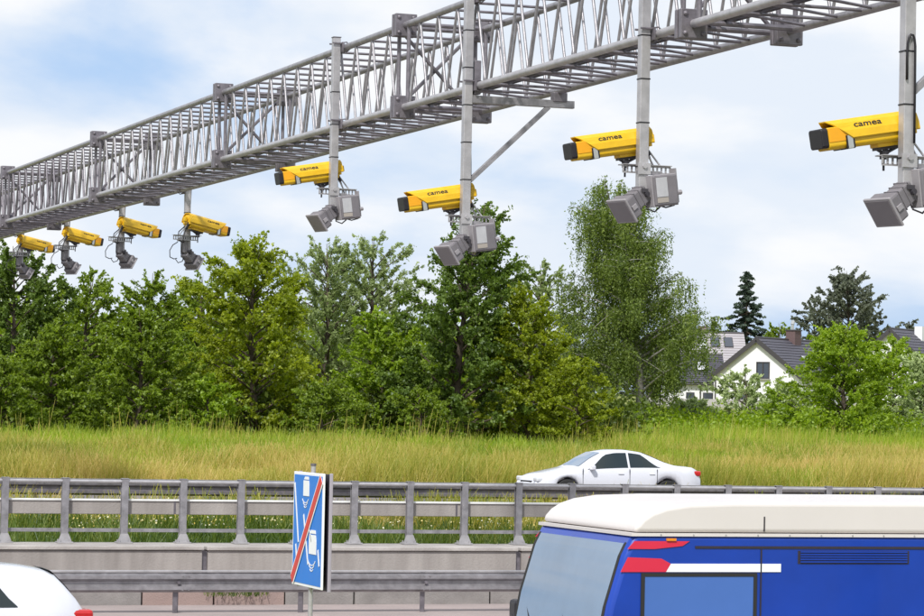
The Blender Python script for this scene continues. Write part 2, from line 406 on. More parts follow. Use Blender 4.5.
# ------------------------------------------------------------------ gantry
GX, GW, ZB, ZT = 14.40, 1.29, 8.0, 9.3
ga = thing('toll_gantry', (GX, 14, 0), 'long grey lattice truss gantry spanning both carriageways', 'gantry')
def G(x, y, z): return (x-GX, y-14, z)
Y0, SEC, NP = 21.2, 11.12, 12
secs = [Y0+i*SEC for i in range(-1, 7)]
for i in range(7):
    ya, yb = secs[i], secs[i+1]
    if i == 0: ya = 13.5
    for (x, z) in ((GX, ZB), (GX, ZT), (GX+GW, ZB), (GX+GW, ZT)):
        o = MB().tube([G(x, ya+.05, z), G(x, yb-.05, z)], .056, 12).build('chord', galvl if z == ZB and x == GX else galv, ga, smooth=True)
fl0 = None
for yc in secs[1:7]:
    for (x, z) in ((GX, ZB), (GX, ZT), (GX+GW, ZB), (GX+GW, ZT)):
        if fl0 is None:
            b = MB()
            for s_ in (-.062, .062): b.box((0, s_, 0), (.36, .075, .36))
            for sx in (-.12, .12):
                for sz in (-.12, .12):
                    b.tube([(sx, -.135, sz), (sx, .135, sz)], .022, 6); b.tube([(sx, -.125, sz), (sx, -.099, sz)], .034, 6)
            fl0 = b.build('flange_plate', galvd, ga, bevel=.03); fl0.modifiers['bevel'].limit_method = 'ANGLE'; fl0.location = G(x, yc, z)
        else: share('flange_plate', fl0, ga, G(x, yc, z))
    # end frames on both sides of the joint and the diaphragm cross
    for s_ in (-.24, .24):
        y = yc+s_
        b = MB()
        for x in (GX, GX+GW): b.tube([G(x, y, ZB), G(x, y, ZT)], .034, 8)
        for z in (ZB, ZT): b.tube([G(GX, y, z), G(GX+GW, y, z)], .034, 8)
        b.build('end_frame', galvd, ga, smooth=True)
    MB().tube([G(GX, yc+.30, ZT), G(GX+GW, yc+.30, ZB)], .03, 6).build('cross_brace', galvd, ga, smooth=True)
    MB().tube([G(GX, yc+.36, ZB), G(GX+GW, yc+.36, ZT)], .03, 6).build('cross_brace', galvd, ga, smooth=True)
rods = []
PT = (SEC-.7)/NP
for i in range(7):
    for k in range(NP):
        a = secs[i]+.35+SEC*(1 if False else 0)+k*PT if i else secs[0]+.35+k*PT
        c = a+PT
        mid = (a+c)/2
        for x, tagx in ((GX, 0), (GX+GW, 1)):
            rods.append((('s', 1), (x, a, ZB), (x, mid, ZT), .023)); rods.append((('s', 2), (x, mid, ZT), (x, c, ZB), .023))
        for z in (ZB, ZT):
            rods.append((('h', 1), (GX, a, z), (GX+GW, a, z), .021)); 
            rods.append((('h', 2), (GX, a, z), (GX+GW, mid+PT*.25, z), .019)) if z == ZB else None
rods.append((('h', 9), (GX, 14.2, ZB), (GX+GW, 14.2, ZB), .03))
vis = sorted([r for r in rods if r[1][1] > 28.5], key=lambda r: r[1][1])
keep = vis[:296]; ks = set(id(r) for r in keep)
src = {}
for r in keep:
    a, bb = Vector(r[1]), Vector(r[2])
    if r[0] not in src:
        o = MB().tube([Vector((0, 0, 0)), bb-a], r[3], 6, cap=False).build('lattice_rod', galvd if r[0][0] == 'h' else galv, ga, smooth='full'); o.location = G(*a); src[r[0]] = o  # crossbars get the darker steel: underside shade put into the colour
    else: share('lattice_rod', src[r[0]], ga, G(*a))
b = MB()
for r in rods:
    if id(r) in ks: continue
    b.tube([G(*r[1]), G(*r[2])], r[3], 6, cap=False)
# first bay (right of the picture) of the section nearest the road edge
o = b.build('distant_lattice', galvd, ga, smooth='full'); o['kind'] = 'stuff'
for yl in (14.3, 88.4):
    for x in (GX, GX+GW):
        MB().box(G(x, yl, ZT/2-.2), (.34, .34, ZT+.6)).build('leg', galv, ga, bevel=.02)
    for k in range(6):
        MB().bar(G(GX, yl, .6+k*1.5), G(GX+GW, yl, 1.4+k*1.5), .08, .08).build('leg_brace', galv, ga)
o = MB().tube([G(GX+.35, 30, ZB-.02+.09), G(GX+.35, 90, ZB+.07)], .04, 6).build('cable_tray', darkm, ga)
MB().tube([G(GX+.5, 30, ZB+.07), G(GX+.5, 90, ZB+.07)], .03, 6).build('cable_tray', darkm, ga)

# ------------------------------------------------------------------ hanging poles, cameras, flash units
def pole_thing(y, top, bot, xoff, far, arm, label):
    x = GX-.155 if not far else GX+GW+.155
    t = thing('hanging_pole', (x, y, bot), label, 'pole', 'poles hanging from the gantry')
    z0 = bot
    MB().box((0, 0, (top-bot)/2), (.125, .125, top-bot)).build('tube', galvl, t, bevel=.008)
    MB().box((0, 0, top-bot+.006), (.14, .14, .012)).build('cap', galvd, t)
    s = 1 if not far else -1
    for z in ((ZB, ZT) if not far else (ZB,)):
        if z > top: continue
        b = MB(); b.box((s*.085, 0, z-bot), (.03, .26, .16))
        for dy in (-.09, .09):
            b.tube([(s*.08, dy, z-bot+.07), (s*.155, dy*1.0, z-bot+.085), (s*.225, dy, z-bot+.02), (s*.225, dy, z-bot-.02), (s*.155, dy, z-bot-.085), (s*.08, dy, z-bot-.07)], .011, 6)
            b.tube([(-s*.09, dy, z-bot+.06), (s*.1, dy, z-bot+.06)], .014, 6)
        b.build('clamp', galvd, t)
    for z in np.arange(bot+.35, min(top, 9)-.1, .55):
        MB().box((0, 0, float(z)-bot), (.133, .133, .016)).build('cable_tie', black, t)
    # cable running down the pole
    pts = [(s*.02+.02*math.sin(z*3), .078+.012*math.sin(z*5), z-bot) for z in np.linspace(bot+.1, min(top, ZB+.1), 14)]
    MB().tube(pts, .016, 6).build('cable', black, t, smooth='full')
    pts = [(.078+.01*math.sin(z*4), .03, z-bot) for z in np.linspace(bot+.1, min(top, ZB+.1), 14)]
    MB().tube(pts, .013, 6).build('cable', black, t, smooth='full')
    if arm:
        MB().bar((.065, 0, 7.80-bot), (1.68, 0, 7.80-bot), .09, .11).build('arm', galv, t, bevel=.005)
        MB().box((GW+.155, 0, 7.90-bot), (.22, .14, .14)).build('clamp', galvd, t, bevel=.01)
        MB().box((.14, 0, 8.0-bot+.12), (.10, .12, .5)).build('clamp', galvd, t, bevel=.01)
        MB().bar((1.28, 0, 7.75-bot), (.06, 0, 6.60-bot), .07, .07).build('brace', galv, t, bevel=.004)
    return t

TILT = R(10.0)
ax = Vector((-math.cos(TILT), 0, -math.sin(TILT))); vx = Vector((-math.sin(TILT), 0, math.cos(TILT))); wx = Vector((0, 1, 0))
def make_camera():
    t = thing('traffic_camera', (0, 0, 0), 'x', 'camera', 'yellow cameras hung along the gantry')
    H0 = Vector((.14, .24, .40))        # rear end of the housing axis above the bracket bar
    fr = (H0, wx, vx, ax)
    lower = [(-.115, -.15), (-.145, -.115), (-.145, .08), (.145, .08), (.145, -.115), (.115, -.15)]
    MB().prism(lower, .02, 1.0, fr).build('housing', yellow, t, bevel=.012)
    MB().prism([(-.151, -.075), (-.151, .075), (.151, .075), (.151, -.075)], .74, .995, fr).build('front_panel', orange, t, bevel=.006)
    MB().prism([(-.128, -.125), (-.145, -.10), (-.145, .06), (-.128, .08), (.128, .08), (.145, .06), (.145, -.10), (.128, -.125)], .995, 1.075, fr).build('lens_hood', black, t, bevel=.012)
    # sunshield: folded sheet, its front edge raked back towards the bottom
    sec = [(-.175, -.05), (-.168, .025), (-.135, .108), (-.07, .150), (.07, .150), (.135, .108), (.168, .025), (.175, -.05)]
    def fu(vv): return .98 - (.150-vv)/.20*.25
    vs = []; n = len(sec)
    for sc, dv in ((1, 0), (.93, -.012)):
        for a, b_ in sec:
            vs.append(H0+wx*(a*sc)+vx*(b_*1+dv)+ax*(-.05)); vs.append(H0+wx*(a*sc)+vx*(b_+dv)+ax*fu(b_))
    fs = []
    for i in range(n-1):
        fs.append((2*i, 2*i+1, 2*i+3, 2*i+2)); j = 2*n; fs.append((j+2*i, j+2*i+2, j+2*i+3, j+2*i+1))
        fs.append((2*i+1, j+2*i+1, j+2*i+3, 2*i+3)); fs.append((2*i, 2*i+2, j+2*i+2, j+2*i))
    fs.append((0, 2*n, 2*n+1, 1)); fs.append((2*n-2, 2*n-1, 4*n-1, 4*n-2))
    sh = MB().add(vs, fs).build('sunshield', yellow, t)
    MB().prism([(-.155, -.10), (-.155, .08), (-.07, .142), (.07, .142), (.155, .08), (.155, -.10)], -.02, .03, fr).build('rear_cover', yellow, t, bevel=.01)
    MB().prism([(-.05, -.05), (-.05, .05), (.05, .05), (.05, -.05)], -.11, -.05, fr).build('rear_latch', yellow, t, bevel=.01)
    b = MB()
    for sgn in (-1, 1): b.box(H0+wx*(.152*sgn)+vx*(-.09)+ax*.76, (.06, .016, .13), Matrix((ax, wx, vx)).transposed())
    b.box(H0+vx*(-.155)+ax*.76, (.06, .29, .012), Matrix((ax, wx, vx)).transposed())
    b.build('clamp_band', silver, t)
    for du in (-.04, .04):
        b = MB()
        for sgn in (-1, 1): b.box(H0+wx*(.154*sgn)+vx*(-.09)+ax*(.76+du), (.014, .018, .135), Matrix((ax, wx, vx)).transposed())
        b.box(H0+vx*(-.156)+ax*(.76+du), (.014, .30, .012), Matrix((ax, wx, vx)).transposed())
        b.build('band_edge', black, t)
    # lettering on both sides of the shield
    me_ = text_mesh('camea', .088, 1.45)
    nrm = Vector((0, -(.13-.035), .04)).normalized()
    for sgn in (-1, 1):
        # face between (.175,.035) and (.135,.13)
        n_ = (wx*sgn*.083+vx*.033).normalized()
        read = (-ax) if sgn < 0 else ax
        upv = n_.cross(read)
        if upv.dot(vx) < 0: upv = -upv
        uu = .70 if sgn < 0 else .42
        o_ = H0+wx*(.1570*sgn)+vx*(.052)+ax*uu+n_*.004
        mm = Matrix.Translation(o_) @ Matrix((read, upv, n_)).transposed().to_4x4()
        m2 = me_.copy(); m2.transform(mm); 
        finish('lettering', m2, black, t)
    # underside bracket
    MB().prism([(-.09, -.19), (-.09, -.148), (.09, -.148), (.09, -.19)], .10, .42, fr).build('mounting_plate', yellow, t, bevel=.006)
    b = MB(); b.box(H0+vx*(-.205)+ax*.25, (.34, .10, .03), Matrix((ax, wx, vx)).transposed())
    b.tube([H0+vx*(-.24)+ax*.27, (-.13, .24, .10)], .032, 8); b.tube([(-.13, .24, .12), (-.13, .24, .03)], .045, 8)
    b.tube([H0+vx*(-.2)+ax*.13, (-.10, .24, .10)], .018, 6); b.tube([H0+vx*(-.2)+ax*.40, (-.15, .24, .10)], .018, 6)
    b.tube([(-.13, .24, .03), (-.13, .24, -.09)], .014, 6)
    b.build('neck', darkm, t, smooth=True)
    # perforated cross bar bolted to the pole
    b = MB(); b.box((.12, .13, .045), (.66, .012, .02)); b.box((.12, .13, -.035), (.66, .012, .02))
    for k in range(12): b.box((-.2+k*.058, .13, .005), (.022, .012, .07))
    b.box((.12, .13, .062), (.66, .10, .008)); b.box((-.13, .2, .062), (.16, .16, .012)); b.box((0, -.075, .0), (.17, .02, .14))
    b.tube([(0, -.08, .03), (0, -.11, .03)], .03, 8)
    b.build('cross_bar', galvl, t)
    for dx in (.10, .2):
        MB().tube([(.12+dx*.2, .3, .33), (.16+dx, .24, .06)], .012, 6).build('strut', galvl, t)
    MB().tube([(.15, .30, .34), (.215, .28, .20)], .03, 8).build('cable_gland', black, t)
    pts = [(.215, .28, .20), (.28, .3, .05), (.32, .3, -.15), (.30, .25, -.30), (.22, .2, -.36)]
    MB().tube(pts, .011, 6).build('cable', black, t, smooth='full')
    return t

FA = Vector((-math.cos(R(38)), -.22, -math.sin(R(38)))).normalized()     # where the lamp aims
FS = Vector((0, 0, 1)).cross(FA).normalized(); FU = FA.cross(FS).normalized()
if FU.z < 0: FU = -FU
def make_flash():
    t = thing('flash_unit', (0, 0, 0), 'x', 'flash lamp', 'grey infrared flash units under the cameras')
    O_ = Vector((-.02, -.03, -.36))
    rot = Matrix((FA, FS, FU)).transposed()
    MB().box(O_+FA*.10, (.30, .22, .24), rot).build('body', flashg, t, bevel=.02)
    b = MB()
    for k in range(3): b.box(O_+FA*(.0+k*.09), (.012, .235, .255), rot)
    b.build('cooling_fin', flashg, t)
    MB().box(O_+FA*.33, (.17, .38, .33), rot).build('lamp_head', flashg, t, bevel=.03)
    MB().box(O_+FA*.415, (.035, .43, .38), rot).build('rim', flashl, t, bevel=.012)
    MB().box(O_+FA*.432, (.01, .37, .32), rot).build('lens', lensg, t)
    b = MB(); b.tube([(0, 0, -.02), (0, 0, -.30)], .05, 8)
    b.box((-.02, -.02, -.31), (.10, .30, .05)); b.tube([O_+FS*.16, O_-FS*.16], .035, 8)
    b.build('pivot_bracket', darkm, t, smooth=True)
    MB().box(O_+FA*.235, (.03, .26, .28), rot).build('clamp_frame', darkm, t, bevel=.005)
    for sg_ in (-1, 1): MB().box(O_+FA*.33+FS*(.197*sg_), (.09, .02, .07), rot).build('latch', flashl, t, bevel=.005)
    # power box beside the pole
    rb = Matrix.Rotation(R(12), 3, 'Z') @ Matrix.Rotation(R(-8), 3, 'Y')
    bo = Vector((.27, -.05, -.29))
    pb = MB().box(bo, (.40, .26, .42), rb).build('power_box', flashg, t, bevel=.02)
    MB().box(bo+rb @ Vector((0, 0, 0)), (.425, .20, .445), rb).build('box_flange', flashl, pb, bevel=.01)
    MB().box(bo+rb @ Vector((-.07, -.1335, .045)), (.19, .004, .27), rb).build('sticker', sticker, pb)
    MB().box(bo+rb @ Vector((-.07, -.1335, -.135)), (.19, .004, .07), rb).build('lower_sticker', stickb, pb)
    b = MB(); b.box(bo+rb @ Vector((.225, -.02, .05)), (.03, .12, .48), rb); b.tube([bo+rb @ Vector((.2, -.10, -.05)), bo+rb @ Vector((.27, -.10, -.05))], .035, 8)
    b.build('side_bracket', flashl, t, smooth=True)
    b = MB(); b.box((.10, 0, -.05), (.34, .06, .05)); b.build('hanger', galv, t)
    pts = [(.3, .05, -.10), (.46, .08, -.18), (.55, .08, -.32), (.52, .05, -.48), (.38, .02, -.52), (.28, .0, -.50)]
    MB().tube(pts, .012, 6).build('cable', black, t, smooth='full')
    pts = [O_+FA*-.02+FU*-.1, O_+Vector((.05, -.1, -.2)), O_+Vector((.16, -.12, -.24)), O_+Vector((.26, -.08, -.16))]
    MB().tube(pts, .012, 6).build('cable', black, t, smooth='full')
    return t

near = [  # Y, top z, bracket z, arm, words
 (26.5, 9.75, 5.89, False, 'at the right edge of the picture'),
 (33.4, 9.75, 6.30, False, 'second from the right, above the birch'),
 (39.97, 9.72, 6.03, True, 'above the dark tree, on the pole with the side arm'),
 (46.6, 9.46, 6.86, False, 'fourth from the right, hung where the truss passes over the wall')]
far = [(62.9, 6.92, 'nearest'), (69.4, 7.2, 'second'), (75.9, 7.3, 'third'), (82.2, 7.4, 'farthest')]
wf = {'nearest': 'rightmost of the four cameras facing right', 'second': 'second from the right of the four facing right',
      'third': 'third from the right of the four facing right', 'farthest': 'leftmost of the four, against the dark tree'}
cam0 = make_camera(); fl = make_flash()
def far_flash(src):
    t = copy_tree(src)
    for ch in list(t.children):
        if ch.name.startswith(('power_box', 'side_bracket')):
            for g_ in list(ch.children): bpy.data.objects.remove(g_)
            bpy.data.objects.remove(ch)
    b = MB(); b.box((0.02, -.02, -.18), (.17, .2, .34)); b.box((.05, -.02, .0), (.26, .16, .06)); b.build('driver_box', flashg, t, bevel=.015)
    pts = [(.10, .05, .30), (.28, .06, .16), (.30, .05, .0), (.20, .03, -.08), (.08, .0, -.10)]
    MB().tube(pts, .014, 6).build('cable', black, t, smooth='full')
    return t
ffl = None
used = False
PX = GX-.155
for i, (y, top, zb, arm, wd) in enumerate(near):
    plab = ['long square grey pole at the right edge holding the largest yellow camera', 'long square grey pole in front of the birch tree',
            'square grey pole with a horizontal arm and slanting brace', 'square grey pole rising just above the truss at picture centre left'][i]
    pole_thing(y, top, zb-.32, 0, False, arm or i == 0, plab)
    if i == 0:
        pt_ = [o_ for o_ in bpy.data.objects if o_.name.startswith('hanging_pole')][0]
        MB().tube([(-.045, -.08, 1.15), (-.05, -.085, 1.40), (-.048, -.09, 1.52), (-.035, -.092, 1.58), (-.012, -.094, 1.615), (.012, -.094, 1.61), (.03, -.092, 1.57), (.04, -.09, 1.5), (.045, -.085, 1.15), (.05, -.08, .5)], .014, 6).build('cable', black, pt_, smooth='full')
    c_ = cam0 if i == 0 else copy_tree(cam0); f_ = fl if i == 0 else copy_tree(fl)
    for q in (c_, f_): q.location = (PX, y, zb)
    f_.scale = (.9, .9, .9)
    c_['label'] = 'yellow camera facing left, '+wd; f_['label'] = 'stickered flash unit '+['at the right edge of the picture', 'in front of the birch top', 'on the pole with the side arm', 'hanging left of picture centre, fourth from right'][i]
for i, (y, zb, wd) in enumerate(far):
    plab = ['short pole under the truss holding the rightmost right-facing camera', 'short pole under the truss holding the second right-facing camera',
            'short pole under the truss holding the third right-facing camera', 'short pole under the truss holding the leftmost camera'][i]
    pole_thing(y, 8.3, zb-.32, 0, True, False, plab)
    c_ = copy_tree(cam0)
    if ffl is None: ffl = f_ = far_flash(fl)
    else: f_ = copy_tree(ffl)
    for q in (c_, f_): q.location = (GX+GW+.155, y, zb); q.rotation_euler = (0, 0, math.pi+R(20))
    c_['label'] = 'yellow camera facing right, '+wf[wd]; f_['label'] = 'grey flash lamp under the '+{'nearest': 'rightmost', 'second': 'second from right', 'third': 'third from right', 'farthest': 'leftmost'}[wd]+' of the right-facing cameras'

# ------------------------------------------------------------------ toll sign
SX = 5.0
sg = thing('road_sign', (SX+.05, 16.70, .1), 'blue end of toll road sign with red diagonal stripe on a grey post', 'road sign')
def SL(x, y, z): return (x-SX-.05, y-16.70, z-.1)
MB().tube([SL(SX+.020, 16.70, -.3), SL(SX+.020, 16.70, 2.89)], .0145, 14).build('post', galvl, sg, smooth=True)
MB().tube([SL(SX+.020, 16.70, 2.89), SL(SX+.020, 16.70, 2.905)], .017, 14).build('post_cap', galvd, sg, smooth=True)
ya, yb, za, zb = 17.02, 16.40, 2.165, 2.85
plate = MB().box(SL(SX, (ya+yb)/2, (za+zb)/2), (.012, .62, .685)).build('plate', signwhite, sg, bevel=.003)
def on_sign(poly, h, name, m, th=.002):
    """poly in (u to the picture's right 0..1, v down 0..1), h = height off the plate"""
    b = MB()
    P = [(u, v_) for u, v_ in poly]; n = len(P)
    def q(u, v_, hh): return SL(SX-.006-hh, ya-u*.62, zb-v_*.685)
    b.add([q(u, v_, h) for u, v_ in P]+[q(u, v_, h+th) for u, v_ in P], [tuple(range(n)), tuple(range(2*n-1, n-1, -1))]+[(i, (i+1) % n, (i+1) % n+n, i+n) for i in range(n)])
    return b.build(name, m, sg)
on_sign([(.03, .025), (.97, .025), (.97, .975), (.03, .975)], .0005, 'blue_field', signblue, .0015)
def ln(u0, v0, u1, v1, wd, h, name, m):
    d = Vector((u1-u0, v1-v0)).normalized(); n_ = Vector((-d.y, d.x))*wd/2
    return on_sign([(u0+n_.x, v0+n_.y), (u1+n_.x, v1+n_.y), (u1-n_.x, v1-n_.y), (u0-n_.x, v0-n_.y)], h, name, m)
ln(.06, .10, .22, .62, .03, .003, 'road_line', signwhite); ln(.38, .37, .56, .80, .03, .003, 'road_line', signwhite)
ln(.13, .64, .2, .86, .03, .003, 'road_line', signwhite); ln(.88, .66, .93, .80, .03, .003, 'road_line', signwhite)
ln(.52, .40, .66, .60, .012, .003, 'road_line', signwhite)
def truck(u, v_, s):
    on_sign([(u-.11*s, v_-.07*s), (u+.10*s, v_-.07*s), (u+.12*s, v_-.02*s), (u+.12*s, v_+.09*s), (u-.11*s, v_+.09*s)], .003, 'truck_symbol', signwhite)
    on_sign([(u-.05*s, v_-.11*s), (u+.09*s, v_-.11*s), (u+.10*s, v_-.08*s), (u-.09*s, v_-.08*s)], .003, 'truck_symbol', signwhite)
def waves(u, v_, s):
    for k in range(3):
        r0 = (.10-.028*k)*s; r1 = r0-.012*s; vc = v_+.036*k*s
        A = np.linspace(R(20), R(160), 10)
        on_sign([(u+r0*1.15*math.cos(a), vc+r0*.55*math.sin(a)-.02) for a in A]+[(u+r1*1.15*math.cos(a), vc+r1*.55*math.sin(a)-.02) for a in A[::-1]], .003, 'wave_symbol', signwhite)
truck(.45, .13, .85); waves(.43, .235, 1.0); truck(.70, .61, 1.05); waves(.68, .76, 1.2)
ln(-.0+.035, .955, .965, .045, .125, .0050, 'stripe_edge', signwhite)
ln(.035, .955, .965, .045, .085, .0075, 'red_stripe', signred)
MB().box(SL(SX+.036, 16.70, (za+zb)/2-.005), (.010, .62, .69)).build('rear_plate', signback, sg, bevel=.003)
MB().box(SL(SX+.036, 16.382, (za+zb)/2-.005), (.020, .014, .70)).build('rear_plate_edge', lilac, sg, bevel=.003)
MB().box(SL(SX+.036, 17.018, (za+zb)/2-.005), (.020, .014, .70)).build('rear_plate_edge', lilac, sg, bevel=.003)
for z in (za+.12, zb-.12):
    MB().bar(SL(SX+.010, 16.45, z), SL(SX+.010, 16.98, z), .012, .035).build('mounting_rail', galvd, sg)

# ------------------------------------------------------------------ cars
def car(name, loc, rz, label, P, tail=True):
    """P: length, half width, list of top(x), belt(x), wheel x positions.  x runs nose -> tail"""
    t = thing(name, loc, label, 'car', None, rz)
    Ln, W_, top, belt, wx_, wr = P['L'], P['W'], P['top'], P['belt'], P['wheels'], .32
    def itp(pts, x):
        for (a, za_), (b_, zb_) in zip(pts, pts[1:]):
            if x <= b_: return za_+(zb_-za_)*max(0, (x-a)/(b_-a))
        return pts[-1][1]
    st = sorted(set([0, .04, .12, .25]+[round(x, 3) for x in np.linspace(.35, Ln-.3, 34)]+[Ln-.2, Ln-.1, Ln-.03, Ln]))
    rows = []
    for x in st:
        wdt = W_*(1-.20*max(0, 1-x/.55)**2.2-.15*max(0, 1-(Ln-x)/.5)**2.2)
        tz, bz = itp(top, x), itp(belt, x); bz = min(bz, tz)
        lo = .24+.12*max(0, 1-x/.3)+.12*max(0, 1-(Ln-x)/.3)
        for wc in wx_:
            d_ = abs(x-wc)
            if d_ < .39: lo = max(lo, .32+math.sqrt(.39**2-d_**2)*.98)
        hgt = tz-bz
        wt = wdt*.93-.42*hgt
        row = [(0, lo), (wdt*.96, lo), (wdt, lo+(bz-lo)*.35), (wdt*.995, lo+(bz-lo)*.75), (wdt*.955, bz)]
        row += [(wt+(wdt*.93-wt)*.35, bz+hgt*.62+.0), (wt, tz-.045*min(1, hgt*3)-.004), (wt*.80, tz-.008), (wt*.4, tz+.01), (0, tz+.014)]
        rows.append([(x, y, z) for y, z in row])
    vs = [p for r_ in rows for p in r_]; nc = len(rows[0]); fs = []
    for i in range(len(rows)-1):
        for j in range(nc-1): fs.append((i*nc+j, i*nc+j+1, (i+1)*nc+j+1, (i+1)*nc+j))
    fs.append(tuple(range(nc-1, -1, -1))); fs.append(tuple((len(rows)-1)*nc+j for j in range(nc)))
    n0 = len(vs); vs2 = vs+[(x, -y, z) for x, y, z in vs]
    fs2 = fs+[tuple(i+n0 for i in reversed(q)) for q in fs]
    me_ = bpy.data.meshes.new('body'); me_.from_pydata(vs2, [], fs2)
    bm = bmesh.new(); bm.from_mesh(me_); bmesh.ops.remove_doubles(bm, verts=bm.verts, dist=.0005); bmesh.ops.recalc_face_normals(bm, faces=bm.faces); bm.to_mesh(me_); bm.free()
    body = finish('body', me_, carwhite, t, smooth='full')
    def surf(x, fz):
        """point on the side of the greenhouse at fraction fz between belt and roof"""
        wdt = W_*(1-.20*max(0, 1-x/.55)**2.2-.15*max(0, 1-(Ln-x)/.5)**2.2)
        tz, bz = itp(top, x), itp(belt, x); hgt = tz-bz; wt = wdt*.93-.42*hgt
        y0, z0 = wdt*.955, bz; y1, z1 = wt+(wdt*.93-wt)*.35, bz+hgt*.62; y2, z2 = wt, tz-.045
        if fz < .62: k = fz/.62; return y0+(y1-y0)*k, z0+(z1-z0)*k
        k = (fz-.62)/.38; return y1+(y2-y1)*k, z1+(z2-z1)*k
    for s_ in (-1, 1):
        for (x0, x1, e0, e1) in P['side_windows']:
            b_ = MB(); N = 10; vs = []
            for i in range(N+1):
                x = x0+(x1-x0)*i/N
                # slanted ends: lower fraction grows/shrinks near the ends
                up_f = .93*min(1, (x-x0)/e0+.03) if e0 and x < x0+e0 else .93
                if e1 and x > x1-e1: up_f = .93*min(1, (x1-x)/e1+.03)
                for k in range(4):
                    fz = .06+(max(up_f, .08)-.06)*k/3
                    y, z = surf(x, fz); vs.append((x, s_*(y+.006), z+.002))
            fs = [(i*4+k, i*4+k+1, (i+1)*4+k+1, (i+1)*4+k) for i in range(N) for k in range(3)]
            b_.add(vs, fs).build('side_window', carglass, t, smooth='full')
        MB().box((P['mirror'], s_*(W_+.06), itp(belt, P['mirror'])+.06), (.12, .2, .13)).build('mirror', carwhite, t, bevel=.03)
        for hx in P['handles']: MB().box((hx, s_*(W_*.995+.005), .80), (.16, .03, .03)).build('door_handle', carwhite, t, bevel=.008)
        for dx in P['seams']: MB().box((dx, s_*(W_*.992), .62), (.012, .025, .62)).build('door_seam', black, t)
        MB().box((Ln-.14, s_*(W_*.78), .80 if P['tailz'] is None else P['tailz']), (.26, .26, .14 if not P.get('tall') else .30)).build('tail_light', redlens, t, bevel=.04)
        MB().box((.16, s_*(W_*.72), .62), (.28, .30, .13)).build('headlight', headl, t, bevel=.04)
    # windscreen and rear glass follow the roof line
    for (x0, x1, nm) in P['glass']:
        vs = []; N = 8
        for i in range(N+1):
            x = x0+(x1-x0)*i/N
            wdt = W_*(1-.20*max(0, 1-x/.55)**2.2-.15*max(0, 1-(Ln-x)/.5)**2.2); tz, bz = itp(top, x), min(itp(belt, x), itp(top, x)); wt = wdt*.93-.42*(tz-bz)
            for k in range(-4, 5): vs.append((x, wt*.74*k/4, tz+.022-.002*abs(k)-(.004 if abs(k) == 4 else 0)))
        fs = [(i*9+k, i*9+k+1, (i+1)*9+k+1, (i+1)*9+k) for i in range(N) for k in range(8)]
        MB().add(vs, fs).build(nm, carglass if nm == 'rear_window' else glassreflect, t, smooth='full')
    for wc in wx_:
        for s_ in (-1, 1):
            wh = MB().tube([(wc, s_*(W_-.24), .32), (wc, s_*(W_-.03), .32)], .32, 28).build('wheel', rubber, t, smooth=True, bevel=.02)
            b_ = MB().tube([(wc, s_*(W_-.03), .32), (wc, s_*(W_-.015), .32)], .06, 12)
            for k in range(7):
                a = 2*math.pi*k/7; b_.bar((wc, s_*(W_-.02), .32), (wc+.19*math.cos(a), s_*(W_-.02), .32+.19*math.sin(a)), .05, .012, (0, 1, 0))
            b_.tube([(wc, s_*(W_-.05), .32), (wc, s_*(W_-.022), .32)], .20, 24, cap=False); b_.build('rim', alloy, wh)
    MB().box((.0, 0, .40), (.03, .5, .11)).build('number_plate', signwhite, t); MB().box((Ln, 0, .62), (.03, .5, .11)).build('number_plate', signwhite, t)
    MB().box((.03, 0, .52), (.05, .8, .12)).build('grille', black, t, bevel=.01)
    MB().box((Ln/2, 0, .22), (Ln-.7, W_*1.7, .10)).build('underbody', black, t)
    return t
nose = at(537, 480, 71.7)
car('parked_car' if False else 'sedan_car', (nose.x, 72.55, .80), R(0), 'white sedan on the far carriageway heading left', dict(L=4.78, W=.88,
    top=[(0, .52), (.1, .66), (.35, .76), (1.15, .93), (1.25, .96), (1.62, 1.20), (1.95, 1.36), (2.3, 1.425), (2.7, 1.43), (3.1, 1.38), (3.4, 1.27), (3.75, 1.12), (4.05, 1.03), (4.5, 1.0), (4.7, .93), (4.78, .70)],
    belt=[(0, .52), (.1, .64), (.35, .72), (1.15, .88), (2.5, .93), (4.0, .97), (4.5, .97), (4.78, .7)],
    wheels=(.88, 3.78), side_windows=[(1.45, 2.62, .55, 0), (2.68, 3.55, 0, .55)], mirror=1.55, handles=(2.4, 3.3), seams=(1.3, 2.65, 3.45),
    glass=[(1.28, 1.92, 'windscreen'), (3.15, 3.9, 'rear_window')], tailz=.83))
tail = at(97, 600, 31.0)
LH = 4.15
car('hatchback_car', (tail.x-LH, 31.9, -.02), R(0), 'white hatchback cut off by the left edge of the picture', dict(L=LH, W=.88,
    top=[(0, .52), (.1, .68), (.35, .80), (.95, .98), (1.1, 1.05), (1.5, 1.27), (1.9, 1.42), (2.3, 1.475), (2.9, 1.48), (3.4, 1.45), (3.72, 1.40), (3.90, 1.22), (4.03, 1.02), (4.1, .90), (4.15, .62)],
    belt=[(0, .52), (.1, .66), (.35, .76), (1.1, .95), (2.5, 1.0), (4.0, 1.02), (4.1, .9), (4.15, .62)],
    wheels=(.82, 3.38), side_windows=[(1.25, 2.3, .55, 0), (2.36, 3.3, 0, .35)], mirror=1.4, handles=(2.15, 3.0), seams=(1.15, 2.33, 3.25),
    glass=[(1.15, 1.85, 'windscreen'), (3.72, 4.0, 'rear_window')], tailz=.86, tall=True))

